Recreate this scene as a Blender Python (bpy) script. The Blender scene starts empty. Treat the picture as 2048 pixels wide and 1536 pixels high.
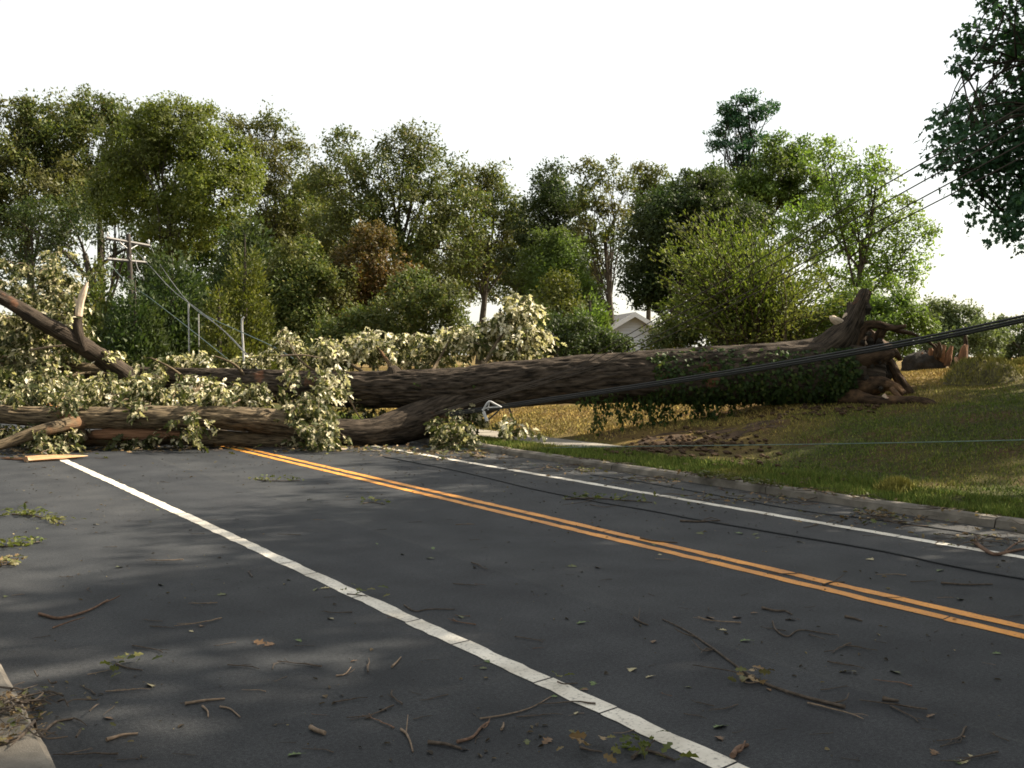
import bpy, math, random
import numpy as np
from mathutils import Vector

random.seed(7)
RNG = np.random.default_rng(11)
sc = bpy.context.scene
col = sc.collection
R = math.radians

# ------------------------------------------------------------------ camera, sky, sun, exposure
F = 2100.0                                   # focal length in pixels of a 2048 wide frame
PITCH = math.atan(61 / F)
EYE = 1.7
cam_d = bpy.data.cameras.new('camera')
cam_d.sensor_width = 36.0
cam_d.lens = 36.0 * F / 2048
cam_d.clip_start = 0.05
cam_d.clip_end = 2000
cam = bpy.data.objects.new('camera', cam_d)
col.objects.link(cam)
cam.location = (0, 0, EYE)
cam.rotation_euler = (math.pi / 2 - PITCH, 0, 0)
sc.camera = cam

TH = R(32.9)                                 # the road runs 32.9 degrees left of the view axis
SUN_EL, SUN_AZ = R(37), R(72)                # azimuth clockwise from the view axis
world = bpy.data.worlds.new('World')
sc.world = world
world.use_nodes = True
wn = world.node_tree.nodes
bg = wn['Background']
sky = wn.new('ShaderNodeTexSky')
sky.sky_type = 'NISHITA'
sky.sun_disc = False
sky.sun_elevation = SUN_EL
sky.sun_rotation = SUN_AZ
sky.air_density = 1.0
sky.dust_density = 2.0
sky.ozone_density = 1.0
hz_mix = wn.new('ShaderNodeMix')                # thin white haze over the whole sky
hz_mix.data_type = 'RGBA'
hz_mix.inputs[0].default_value = 0.85
hz_mix.inputs[7].default_value = (2.22, 2.16, 1.93, 1)
world.node_tree.links.new(sky.outputs[0], hz_mix.inputs[6])
world.node_tree.links.new(hz_mix.outputs[2], bg.inputs[0])
bg.inputs[1].default_value = 0.15
sun_d = bpy.data.lights.new('sun', 'SUN')
sun_d.energy = 4.6
sun_d.angle = R(0.6)
sun_d.color = (1.0, 0.87, 0.68)
sun = bpy.data.objects.new('sun', sun_d)
col.objects.link(sun)
to_sun = Vector((math.sin(SUN_AZ) * math.cos(SUN_EL), math.cos(SUN_AZ) * math.cos(SUN_EL), math.sin(SUN_EL)))
sun.rotation_euler = to_sun.to_track_quat('Z', 'Y').to_euler()
sun.location = (30, 20, 40)
vs = sc.view_settings
vs.view_transform = 'Standard'
vs.look = 'None'
vs.exposure = 1.65
vs.gamma = 1.0
vs.use_curve_mapping = False
sc.cycles.filter_width = 1.7
sc.cycles.max_bounces = 6
sc.cycles.transparent_max_bounces = 4

# ------------------------------------------------------------------ layout helpers
CP, SP = math.cos(PITCH), math.sin(PITCH)
NX, NY = math.cos(TH), math.sin(TH)          # unit vector across the road, to the right
TX, TY = -math.sin(TH), math.cos(TH)         # unit vector along the road, away


def ray(u, v):
    cx, cy = (u - 1024) / F, -(v - 768) / F
    return np.array([cx, CP + SP * cy, -SP + CP * cy])


def P(u, v, Y):
    d = ray(u, v)
    k = Y / d[1]
    return np.array([d[0] * k, Y, EYE + d[2] * k])


def xy(d, s):
    return d * NX + s * TX, d * NY + s * TY


def ds(x, y):
    return x * NX + y * NY, x * TX + y * TY


def hash3(i, j, k):
    h = np.sin(i * 127.1 + j * 311.7 + k * 74.7) * 43758.5453
    return h - np.floor(h)


def vnoise(p):
    p = np.asarray(p, float)
    i = np.floor(p)
    f = p - i
    f = f * f * (3 - 2 * f)
    x, y, z = i[..., 0], i[..., 1], i[..., 2]
    a, b, c = f[..., 0], f[..., 1], f[..., 2]
    r = 0
    for dx in (0, 1):
        for dy in (0, 1):
            for dz in (0, 1):
                w = (a if dx else 1 - a) * (b if dy else 1 - b) * (c if dz else 1 - c)
                r = r + w * hash3(x + dx, y + dy, z + dz)
    return r


def fbm(p, o=3):
    r, a, t = 0, 0.5, 0
    p = np.asarray(p, float)
    for k in range(o):
        r = r + a * vnoise(p + 17.3 * k)
        t += a
        a *= 0.5
        p = p * 2.03
    return r / t


KERB_D, VERGE0, WALK0, WALK1 = 9.48, 9.64, 10.42, 11.35


def bank(d, s):
    d = np.asarray(d, float)
    s = np.asarray(s, float)
    z = 0.10 + 0.190 * np.clip(d - 11.4, 0, 4.2) + 0.13 * np.clip(d - 15.6, 0, 60)
    crest = 1.28 + .42 * np.clip((14.6 - s) / 4.5, 0, 1) - .01 * np.clip(d - 20, 0, 60)
    z = -.09 * np.logaddexp(-z / .09, -crest / .09)          # rounded crest
    grown = np.clip((d - 10.25) * 8, 0, 1) * np.clip((11.55 - d) * 8, 0, 1) * np.clip((fbm(np.stack([d * 1.1, s * .8, d * 0 + 5], -1)) - .22) * 9, 0, 1) * np.clip((14.6 - s) * .9, 0, 1)
    grown = np.maximum(grown, np.clip((d - 10.25) * 8, 0, 1) * np.clip((11.55 - d) * 8, 0, 1) * np.clip((s - 20) * .8, 0, 1))
    z = z + .045 * grown
    far = np.clip((s - 34) / 30, 0, 1)
    z = z - far * np.clip(z - 0.1, 0, 2) * 0.6
    amp = np.clip((d - 11.4) / 2, 0, 1)
    z = z + amp * (fbm(np.stack([d * .8, s * .8, d * 0], -1)) - .5) * .16
    return z


def gz(x, y):
    d, s = ds(np.asarray(x, float), np.asarray(y, float))
    z = np.where(d < 0.72, 0.11, np.where(d < KERB_D, 0.0, bank(d, s)))
    return z


def G(u, v, lift=0.0):
    """the point where the sight line through (u, v) meets the ground"""
    dr = ray(u, v)
    if dr[2] < 0:
        k = -EYE / dr[2]
        d, s = ds(dr[0] * k, dr[1] * k)
        if .9 < d < KERB_D - .02:
            return np.array([dr[0] * k, dr[1] * k, lift])
    lo, hi = 3.5, 3.5
    for k in range(200):
        hi = lo * 1.05
        if EYE + dr[2] * hi < gz(dr[0] * hi, dr[1] * hi):
            break
        lo = hi
    for k in range(16):
        m = (lo + hi) / 2
        if EYE + dr[2] * m < gz(dr[0] * m, dr[1] * m):
            hi = m
        else:
            lo = m
    p = np.array([dr[0] * hi, dr[1] * hi, 0.0])
    p[2] = float(gz(p[0], p[1])) + lift
    return p


def unit(a):
    a = np.asarray(a, float)
    return a / np.maximum(np.linalg.norm(a, axis=-1, keepdims=True), 1e-9)


def spline(pts, n):
    """Catmull-Rom through rows of any width"""
    p = np.asarray(pts, float)
    p = np.vstack([2 * p[0] - p[1], p, 2 * p[-1] - p[-2]])
    t = np.linspace(0, len(p) - 3 - 1e-6, n)
    i = t.astype(int)
    f = (t - i)[:, None]
    a, b, c, d = p[i], p[i + 1], p[i + 2], p[i + 3]
    return .5 * (2 * b + (c - a) * f + (2 * a - 5 * b + 4 * c - d) * f ** 2 + (3 * b - a - 3 * c + d) * f ** 3)


class MB:
    def __init__(self):
        self.v, self.f, self.uv, self.mi, self.n = [], [], [], [], 0
        self.at = []

    def add(self, v, f, uv=None, mi=0, at=None):
        v = np.asarray(v, float).reshape(-1, 3)
        f = np.asarray(f, int)
        self.v.append(v)
        self.uv.append(np.zeros((len(v), 2)) if uv is None else np.asarray(uv, float))
        self.at.append(np.zeros(len(v)) if at is None else np.asarray(at, float))
        self.f.append(f + self.n)
        self.mi.append(np.full(len(f), mi))
        self.n += len(v)
        return self

    def box(self, c, h, rot=0.0, mi=0):
        x, y, z = h
        v = np.array([[sx * x, sy * y, sz * z] for sz in (-1, 1) for sx, sy in ((-1, -1), (1, -1), (1, 1), (-1, 1))])
        ca, sa = math.cos(rot), math.sin(rot)
        v = np.stack([v[:, 0] * ca - v[:, 1] * sa, v[:, 0] * sa + v[:, 1] * ca, v[:, 2]], 1) + np.asarray(c, float)
        return self.add(v, [[0, 3, 2, 1], [4, 5, 6, 7], [0, 1, 5, 4], [1, 2, 6, 5], [2, 3, 7, 6], [3, 0, 4, 7]], mi=mi)

    def tube(self, pts, rad, seg=6, disp=None, caps=True, mi=0, oval=1.0):
        p = np.asarray(pts, float)
        n = len(p)
        r = np.broadcast_to(np.asarray(rad, float), (n,)).copy()
        t = unit(np.gradient(p, axis=0))
        ref = np.array([0, 0, 1.0]) if abs(t[0, 2]) < .9 else np.array([1.0, 0, 0])
        A = np.zeros((n, 3))
        a = ref
        for k in range(n):
            a = a - t[k] * np.dot(a, t[k])
            a = a / max(np.linalg.norm(a), 1e-9)
            A[k] = a
        B = np.cross(t, A)
        th = np.linspace(0, 2 * math.pi, seg + 1)
        L = np.concatenate([[0], np.cumsum(np.linalg.norm(np.diff(p, axis=0), axis=1))])
        dirs = A[:, None] * np.cos(th)[None, :, None] * oval + B[:, None] * np.sin(th)[None, :, None]
        rr = np.repeat(r[:, None], seg + 1, 1)
        if disp is not None:
            rr = rr + disp(np.broadcast_to(th, rr.shape), np.broadcast_to(L[:, None], rr.shape), rr)
            rr[:, -1] = rr[:, 0]
        v = p[:, None] + dirs * rr[..., None]
        uv = np.stack(np.broadcast_arrays(th[None, :] / (2 * math.pi), L[:, None]), -1).reshape(-1, 2)
        i = np.arange(n - 1)[:, None] * (seg + 1) + np.arange(seg)[None, :]
        f = np.stack([i, i + seg + 1, i + seg + 2, i + 1], -1).reshape(-1, 4)[:, ::-1]
        self.add(v.reshape(-1, 3), f, uv, mi)
        if caps:
            for k, s in ((0, 1), (n - 1, -1)):
                ring = v[k, :seg]
                c = ring.mean(0)
                q = np.arange(seg)
                tri = np.stack([np.full(seg, seg), q, (q + 1) % seg], 1)[:, ::-s]
                self.add(np.vstack([ring, c]), tri, np.full((seg + 1, 2), .5), mi)
        return self

    def leaves(self, c, nrm, tan, ln, wd, shape='quad', mi=0, curl=0.0):
        """leaf blades: c = leaf base, tan = direction of the blade"""
        c = np.asarray(c, float)
        m = len(c)
        if m == 0:
            return self
        tan = unit(tan)
        nrm = nrm - tan * np.sum(nrm * tan, -1, keepdims=True)
        nrm = unit(nrm)
        side = np.cross(nrm, tan)
        ln = np.broadcast_to(ln, (m,))[:, None]
        wd = np.broadcast_to(wd, (m,))[:, None]
        if shape == 'tri':
            pr = [(0, -.42, 0), (0.05, .46, .04), (1, .02, -.05)]
            fc = np.array([[0, 2, 1]])
        elif shape == 'quad':
            pr = [(0, 0, 0), (.42, .5, .06), (1, .03, -.05), (.46, -.5, .06)]
            fc = np.array([[0, 1, 2, 3]])
        elif shape == 'fold':
            pr = [(0, 0, 0), (.3, .42, .1), (.7, .36, .08), (1, 0, -.1), (.7, -.36, .08), (.3, -.42, .1)]
            fc = np.array([[0, 1, 2, 3], [0, 3, 4, 5]])
        else:                                 # lobed
            pr = [(0, 0, 0), (.18, .32, .04), (.34, .16, .02), (.5, .5, .08), (.64, .2, .0), (.8, .3, .0), (1, 0, -.14),
                  (.8, -.3, .0), (.64, -.2, .0), (.5, -.5, .08), (.34, -.16, .02), (.18, -.32, .04)]
            fc = np.array([[0, 1, 2], [0, 2, 10], [0, 10, 11], [2, 3, 4], [2, 4, 8], [2, 8, 10], [10, 8, 9], [4, 5, 6], [4, 6, 8], [8, 6, 7]])
        k = len(pr)
        pr = np.array(pr)
        v = (c[:, None] + tan[:, None] * (pr[None, :, 0:1] * ln[:, None]) + side[:, None] * (pr[None, :, 1:2] * wd[:, None])
             + nrm[:, None] * ((pr[None, :, 2:3] - curl * pr[None, :, 0:1] ** 2) * ln[:, None]))
        f = (np.arange(m) * k)[:, None, None] + fc[None]
        uv = np.tile(pr[:, :2], (m, 1))
        return self.add(v.reshape(-1, 3), f.reshape(-1, fc.shape[1]), uv, mi)

    def mesh(self, name, mats, smooth=True, attr=None, origin=None):
        me = bpy.data.meshes.new(name)
        v = np.vstack(self.v)
        if origin is not None:
            v = v - np.asarray(origin, float)
        loops = np.concatenate([f.ravel() for f in self.f])
        tot = np.concatenate([np.full(len(f), f.shape[1]) for f in self.f])
        start = np.concatenate([[0], np.cumsum(tot)[:-1]])
        me.vertices.add(len(v))
        me.vertices.foreach_set('co', v.astype(np.float32).ravel())
        me.loops.add(len(loops))
        me.loops.foreach_set('vertex_index', loops.astype(np.int32))
        me.polygons.add(len(tot))
        me.polygons.foreach_set('loop_start', start.astype(np.int32))
        me.polygons.foreach_set('material_index', np.concatenate(self.mi).astype(np.int32))
        me.polygons.foreach_set('use_smooth', np.full(len(tot), smooth))
        uv = me.uv_layers.new(name='UVMap')
        uv.data.foreach_set('uv', np.vstack(self.uv)[loops].astype(np.float32).ravel())
        if attr:
            a = me.attributes.new(attr, 'FLOAT', 'POINT')
            a.data.foreach_set('value', np.concatenate(self.at).astype(np.float32))
        me.update(calc_edges=True)
        for m in (mats if isinstance(mats, (list, tuple)) else [mats]):
            me.materials.append(m)
        return me

    def build(self, name, mats, parent=None, smooth=True, attr=None, origin=None, rotz=0.0):
        """link as one object; world coordinates unless origin is given"""
        if parent is not None and origin is None:
            origin = parent.location
        o = bpy.data.objects.new(name, self.mesh(name, mats, smooth, attr, origin))
        col.objects.link(o)
        if parent is not None:
            o.parent = parent
        elif origin is not None:
            o.location = tuple(origin)
        if rotz:
            o.rotation_euler[2] = rotz
        return o


def tag(o, label=None, cat=None, group=None, kind=None):
    if label: o['label'] = label
    if cat: o['category'] = cat
    if group: o['group'] = group
    if kind: o['kind'] = kind
    return o


def thing(name, label, cat, loc, group=None):
    o = bpy.data.objects.new(name, None)
    o.empty_display_size = .2
    col.objects.link(o)
    o.location = tuple(float(a) for a in loc)
    return tag(o, label, cat, group)


# ------------------------------------------------------------------ materials
def new_mat(name):
    m = bpy.data.materials.new(name)
    m.use_nodes = True
    nt = m.node_tree
    return m, nt, nt.nodes, nt.links, nt.nodes['Principled BSDF']


def ramp(nt, stops, src=None):
    r = nt.nodes.new('ShaderNodeValToRGB')
    e = r.color_ramp.elements
    while len(e) < len(stops):
        e.new(.5)
    for k, (p, c) in enumerate(stops):
        e[k].position = p
        e[k].color = (*c, 1)
    if src is not None:
        nt.links.new(src, r.inputs[0])
    return r


def noise(nt, scale, detail=4, vec=None, rough=.55, stretch=None, coord='Object'):
    n = nt.nodes.new('ShaderNodeTexNoise')
    n.inputs['Scale'].default_value = scale
    n.inputs['Detail'].default_value = detail
    n.inputs['Roughness'].default_value = rough
    tc = nt.nodes.new('ShaderNodeTexCoord')
    src = tc.outputs[coord]
    if stretch:
        mp = nt.nodes.new('ShaderNodeMapping')
        mp.inputs['Scale'].default_value = stretch
        nt.links.new(src, mp.inputs[0])
        src = mp.outputs[0]
    nt.links.new(src, n.inputs['Vector'])
    return n


def mix(nt, a, b, fac, mode='MIX'):
    m = nt.nodes.new('ShaderNodeMix')
    m.data_type = 'RGBA'
    m.blend_type = mode
    for sock, val in ((m.inputs[6], a), (m.inputs[7], b), (m.inputs[0], fac)):
        if hasattr(val, 'links'):
            nt.links.new(val, sock)
        elif isinstance(val, (int, float)):
            sock.default_value = val
        else:
            sock.default_value = (*val, 1)
    return m.outputs[2]


def bump(nt, h, strength, dist=.02):
    b = nt.nodes.new('ShaderNodeBump')
    b.inputs['Strength'].default_value = strength
    b.inputs['Distance'].default_value = dist
    nt.links.new(h, b.inputs['Height'])
    nt.links.new(b.outputs[0], nt.nodes['Principled BSDF'].inputs['Normal'])


def leaf_mat(name, stops, trans=.35, tone=None, tone_scale=.35, spec=.25, rough=.55):
    """leaf colours picked per leaf, with a slow change of hue through the crown"""
    m, nt, N, L, b = new_mat(name)
    g = N.new('ShaderNodeNewGeometry')
    r = ramp(nt, stops, g.outputs['Random Per Island'])
    c = r.outputs[0]
    if tone:
        n = noise(nt, tone_scale, 2)
        k = ramp(nt, [(.42, (0, 0, 0)), (.62, (1, 1, 1))], n.outputs[0])
        c = mix(nt, c, tone, nt_fac(nt, k.outputs[0], .75))
    L.new(c, b.inputs['Base Color'])
    b.inputs['Roughness'].default_value = rough
    b.inputs['Specular IOR Level'].default_value = spec
    t = N.new('ShaderNodeBsdfTranslucent')
    tc = mix(nt, c, (1.25, 1.3, .7), 1.0, 'MULTIPLY')
    L.new(tc, t.inputs[0])
    ms = N.new('ShaderNodeMixShader')
    ms.inputs[0].default_value = trans
    L.new(b.outputs[0], ms.inputs[1])
    L.new(t.outputs[0], ms.inputs[2])
    L.new(ms.outputs[0], N['Material Output'].inputs[0])
    return m


def nt_fac(nt, sock, k):
    n = nt.nodes.new('ShaderNodeMath')
    n.operation = 'MULTIPLY'
    n.inputs[1].default_value = k
    nt.links.new(sock, n.inputs[0])
    return n.outputs[0]


def plain(name, c, rough=.7, metal=0.0, var=.25, scale=8.0, spec=.3, bmp=0.0, bscale=40, stretch=None):
    m, nt, N, L, b = new_mat(name)
    n = noise(nt, scale, 5, stretch=stretch)
    r = ramp(nt, [(.3, tuple(x * (1 - var) for x in c)), (.7, tuple(min(1, x * (1 + var)) for x in c))], n.outputs[0])
    L.new(r.outputs[0], b.inputs['Base Color'])
    b.inputs['Roughness'].default_value = rough
    b.inputs['Metallic'].default_value = metal
    b.inputs['Specular IOR Level'].default_value = spec
    if bmp:
        bump(nt, noise(nt, bscale, 5, stretch=stretch).outputs[0], bmp)
    return m


def bark_mat(name, dark, light, patch=None, stretch=(14, 2.2, 1), patch_lo=.56):
    m, nt, N, L, b = new_mat(name)
    n = noise(nt, 1.0, 6, stretch=stretch, coord='UV', rough=.65)
    c = ramp(nt, [(.36, dark), (.64, light)], n.outputs[0]).outputs[0]
    if patch:
        n2 = noise(nt, 1.3, 5)
        k = ramp(nt, [(patch_lo, (0, 0, 0)), (patch_lo + .07, (1, 1, 1))], n2.outputs[0])
        c = mix(nt, c, patch, nt_fac(nt, k.outputs[0], .8))
    L.new(c, b.inputs['Base Color'])
    b.inputs['Roughness'].default_value = .9
    b.inputs['Specular IOR Level'].default_value = .15
    bump(nt, n.outputs[0], .9, .03)
    return m


M = {}
M['oak_bark'] = bark_mat('oak_bark', (.006, .005, .004), (.085, .066, .05), (.20, .095, .055), stretch=(52, 3.2, 1), patch_lo=.63)
M['limb_bark'] = bark_mat('limb_bark', (.016, .013, .010), (.215, .165, .105), (.2, .11, .06), stretch=(30, 3.4, 1), patch_lo=.6)
M['tree_bark'] = bark_mat('tree_bark', (.03, .026, .02), (.10, .085, .065), stretch=(8, 1.5, 1))
M['root_bark'] = bark_mat('root_bark', (.014, .010, .007), (.085, .054, .033), (.17, .10, .055), stretch=(10, 5, 1), patch_lo=.6)
M['torn_wood'] = bark_mat('torn_wood', (.50, .38, .28), (.82, .70, .56), (.40, .22, .15), stretch=(22, 1.2, 1))
M['red_wood'] = bark_mat('red_wood', (.10, .05, .03), (.30, .165, .095), (.08, .05, .035), stretch=(22, 1.0, 1))
M['dry_wood'] = bark_mat('dry_wood', (.24, .13, .07), (.55, .33, .18), (.62, .46, .3), stretch=(18, 1.0, 1), patch_lo=.5)
M['twig'] = plain('twig_bark', (.075, .058, .045), .85, var=.5, scale=30)
M['twig_pale'] = plain('twig_pale_bark', (.19, .14, .10), .85, var=.4, scale=30)
M['twig_red'] = plain('twig_red_bark', (.14, .085, .058), .85, var=.4, scale=30)
M['soil'] = plain('soil', (.055, .033, .017), .95, var=.6, scale=6, bmp=.8, bscale=30)
M['dark_soil'] = plain('dark_soil', (.022, .018, .014), .95, var=.6, scale=9, bmp=1.0, bscale=30)
M['dark_wood'] = plain('creosoted_timber', (.06, .05, .042), .9, var=.3, scale=12, stretch=(1, 1, 6))
M['concrete'] = plain('kerb_concrete', (.15, .135, .115), .9, var=.4, scale=5, bmp=.35, bscale=120)
M['slab'] = plain('sidewalk_concrete', (.24, .22, .19), .9, var=.2, scale=5, bmp=.3, bscale=90)
M['cable'] = plain('black_cable', (.018, .02, .022), .55, var=.2, spec=.3)
M['wire'] = plain('grey_wire', (.2, .2, .2), .5, var=.2, spec=.5)
M['copper_wire'] = plain('green_wire', (.10, .16, .14), .5, var=.3, spec=.5)
M['galv'] = plain('galvanised_steel', (.45, .45, .45), .45, metal=.6, var=.15)
M['weathered'] = plain('weathered_timber', (.19, .18, .17), .85, var=.25, scale=12, stretch=(1, 1, 6))
M['porcelain'] = plain('porcelain', (.5, .5, .5), .25, var=.1, spec=.6)
M['siding'] = plain('white_siding', (.44, .47, .52), .6, var=.04, scale=2)
M['trim'] = plain('white_trim', (.6, .62, .65), .5, var=.03)
M['shingle'] = plain('grey_shingle', (.17, .17, .18), .9, var=.3, scale=14)
M['turf'] = plain('torn_turf', (.085, .075, .035), .95, var=.5, scale=8, bmp=.8, bscale=25)

# asphalt
m, nt, N, L, b = new_mat('asphalt')
tc = N.new('ShaderNodeTexCoord')
sep = N.new('ShaderNodeSeparateXYZ')
L.new(tc.outputs['Object'], sep.inputs[0])
big = noise(nt, .55, 4, stretch=(1.6, .22, 1))
c = ramp(nt, [(.3, (.0215, .0255, .031)), (.7, (.037, .041, .047))], big.outputs[0]).outputs[0]
blot = noise(nt, 1.7, 6)
c = mix(nt, c, ramp(nt, [(.34, (.58, .58, .6)), (.7, (1.36, 1.32, 1.26))], blot.outputs[0]).outputs[0], .8, 'MULTIPLY')
grit = noise(nt, 170, 2, rough=.7)
c = mix(nt, c, ramp(nt, [(.35, (.45, .45, .47)), (.62, (1.3, 1.28, 1.24)), (.75, (2.1, 2.0, 1.9))], grit.outputs[0]).outputs[0], .85, 'MULTIPLY')
mid = noise(nt, 48, 3, rough=.8)
c = mix(nt, c, ramp(nt, [(.36, (.55, .55, .57)), (.5, (1, 1, 1)), (.64, (1.6, 1.55, 1.48))], mid.outputs[0]).outputs[0], .8, 'MULTIPLY')
seam_x = N.new('ShaderNodeMath'); seam_x.operation = 'ADD'
wob = noise(nt, .8, 3)
L.new(sep.outputs[0], seam_x.inputs[0]); L.new(nt_fac(nt, wob.outputs[0], .12), seam_x.inputs[1])
mr = N.new('ShaderNodeMapRange'); mr.inputs[1].default_value = 0; mr.inputs[2].default_value = 10
L.new(seam_x.outputs[0], mr.inputs[0])
lane = ramp(nt, [(0, (1.5, 1.4, 1.3)), (.11, (1.2, 1.16, 1.12)), (.18, (.94, .94, .95)), (.28, (1.1, 1.08, 1.06)), (.36, (.92, .92, .94)), (.438, (.92, .92, .94)), (.4405, (1.28, 1.24, 1.18)), (.446, (1.12, 1.1, 1.08)), (.5, (1.0, 1.0, 1.0)),
                 (.57, (.9, .9, .92)), (.66, (1.1, 1.08, 1.05)), (.74, (.96, .96, .98)), (.83, (1.25, 1.2, 1.14)), (.86, (1.45, 1.38, 1.28)), (.95, (1.6, 1.48, 1.35))], mr.outputs[0])
c = mix(nt, c, lane.outputs[0], 1.0, 'MULTIPLY')
L.new(c, b.inputs['Base Color'])
b.inputs['Roughness'].default_value = .72
b.inputs['Specular IOR Level'].default_value = .18
bump(nt, grit.outputs[0], .55, .006)
M['asphalt'] = m


def paint(name, c, wear_c):
    m, nt, N, L, b = new_mat(name)
    n = noise(nt, 45, 6, rough=.7)
    k = ramp(nt, [(.34, wear_c), (.47, c)], n.outputs[0])
    n2 = noise(nt, 2.5, 4)
    cc = mix(nt, k.outputs[0], ramp(nt, [(.3, (.6, .58, .55)), (.7, (1, 1, 1))], n2.outputs[0]).outputs[0], 1.0, 'MULTIPLY')
    L.new(cc, b.inputs['Base Color'])
    b.inputs['Roughness'].default_value = .6
    return m


M['white_paint'] = paint('white_paint', (.74, .70, .62), (.30, .28, .25))
M['yellow_paint'] = paint('yellow_paint', (.72, .30, .035), (.30, .15, .04))

# lawn soil under the grass blades and the blades themselves, straw or green by the attribute "dry"
def lawn(name, green, straw, soil, blades):
    m, nt, N, L, b = new_mat(name)
    a = N.new('ShaderNodeAttribute')
    a.attribute_name = 'dry'
    c = mix(nt, green, straw, a.outputs['Fac'])
    if blades:
        g = N.new('ShaderNodeNewGeometry')
        c = mix(nt, c, ramp(nt, [(0, (.55, .6, .5)), (.5, (1, 1, 1)), (1, (1.5, 1.4, 1.2))], g.outputs['Random Per Island']).outputs[0], 1.0, 'MULTIPLY')
    else:
        n = noise(nt, 1.1, 6, rough=.65)
        c = mix(nt, c, soil, ramp(nt, [(.5, (0, 0, 0)), (.66, (1, 1, 1))], n.outputs[0]).outputs[0])
        n3 = noise(nt, 28, 4, rough=.7)
        c = mix(nt, c, ramp(nt, [(.3, (.45, .45, .4)), (.7, (1.4, 1.35, 1.2))], n3.outputs[0]).outputs[0], 1.0, 'MULTIPLY')
        bump(nt, n3.outputs[0], 1.0, .06)
    L.new(c, b.inputs['Base Color'])
    b.inputs['Roughness'].default_value = .9
    b.inputs['Specular IOR Level'].default_value = .1
    return m


M['lawn'] = lawn('lawn_ground', (.055, .062, .022), (.19, .135, .055), (.10, .062, .036), False)
M['blade'] = lawn('grass_blade', (.10, .145, .032), (.36, .27, .095), (0, 0, 0), True)

LS = {
    'olive':  [(0, (.040, .050, .016)), (.5, (.075, .085, .026)), (.85, (.12, .115, .036)), (1, (.17, .125, .05))],
    'yellow': [(0, (.065, .078, .018)), (.5, (.115, .125, .028)), (1, (.19, .17, .04))],
    'brown':  [(0, (.042, .052, .018)), (.5, (.075, .086, .027)), (.92, (.115, .105, .035)), (1, (.14, .08, .03))],
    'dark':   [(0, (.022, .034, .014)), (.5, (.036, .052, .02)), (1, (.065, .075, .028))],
    'cedar':  [(0, (.055, .06, .015)), (.5, (.095, .095, .022)), (1, (.15, .125, .03))],
    'rust':   [(0, (.05, .045, .017)), (.55, (.09, .064, .022)), (1, (.15, .072, .026))],
    'green':  [(0, (.050, .075, .018)), (.5, (.085, .115, .03)), (1, (.125, .155, .045))],
    'lime':   [(0, (.075, .11, .022)), (.5, (.13, .175, .04)), (1, (.20, .23, .07))],
    'shoot':  [(0, (.055, .07, .012)), (.5, (.10, .12, .02)), (.85, (.15, .16, .04)), (1, (.26, .24, .10))],
    'maple':  [(0, (.024, .055, .036)), (.5, (.042, .088, .055)), (1, (.066, .12, .07))],
    'far':    [(0, (.075, .09, .045)), (.5, (.11, .125, .06)), (1, (.15, .155, .08))],  # distance haze put into the leaf colour as a paler green
    'ivy':    [(0, (.020, .034, .010)), (.5, (.036, .058, .014)), (.9, (.065, .085, .02)), (1, (.11, .11, .03))],
    'pale':   [(0, (.045, .052, .018)), (.44, (.10, .11, .035)), (.54, (.40, .37, .23)), (.8, (.66, .61, .46)), (1, (.78, .74, .62))],
    'mixed':  [(0, (.035, .045, .016)), (.62, (.07, .082, .026)), (.72, (.18, .17, .075)), (.80, (.44, .40, .25)), (1, (.62, .57, .42))],
    'crumb':  [(0, (.02, .016, .012)), (.6, (.05, .038, .026)), (.85, (.11, .08, .045)), (1, (.22, .18, .10))],
    'litter': [(0, (.09, .11, .03)), (.4, (.11, .095, .04)), (.7, (.15, .09, .04)), (1, (.26, .19, .10))],
}
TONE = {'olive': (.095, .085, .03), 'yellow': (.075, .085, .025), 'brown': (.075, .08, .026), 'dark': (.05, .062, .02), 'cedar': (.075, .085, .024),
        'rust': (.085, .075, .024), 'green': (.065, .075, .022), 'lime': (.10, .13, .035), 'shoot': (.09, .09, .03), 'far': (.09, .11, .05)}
GAIN = {'olive': 1.3, 'brown': 1.3, 'yellow': 1.3, 'dark': 1.15, 'rust': 1.05, 'green': 1.35, 'lime': 1.25, 'shoot': 1.1, 'cedar': 1.05, 'maple': 1.1}
for k, st in LS.items():
    st = [(a, tuple(x * GAIN.get(k, 1) * (.8 if n == 2 and k not in ('pale', 'mixed', 'litter', 'crumb') else .84 if n == 0 and k not in ('pale', 'mixed', 'litter', 'crumb', 'rust') else 1) for n, x in enumerate(c))) for a, c in st]
    M[k] = leaf_mat('leaf_' + k, st, trans={'lime': .5, 'green': .42, 'yellow': .4, 'maple': .3, 'pale': .3, 'mixed': .3, 'litter': .15}.get(k, .34), tone=TONE.get(k))

# ------------------------------------------------------------------ ground, road, kerbs, sidewalk
def dryness(d, s):
    k = np.clip((s - 9.5) / 5, 0, 1) * np.clip((d - 10.9) / 1.0, 0, 1)
    k = k * (.65 + .35 * np.clip((30 - s) / 10, 0, 1))
    return np.clip(k * .95 + .18 * np.clip((d - 15) / 4, 0, 1) + (fbm(np.stack([d * .9, s * .9, s * 0 + 3], -1)) - .5) * 1.1, 0, 1)


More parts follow.
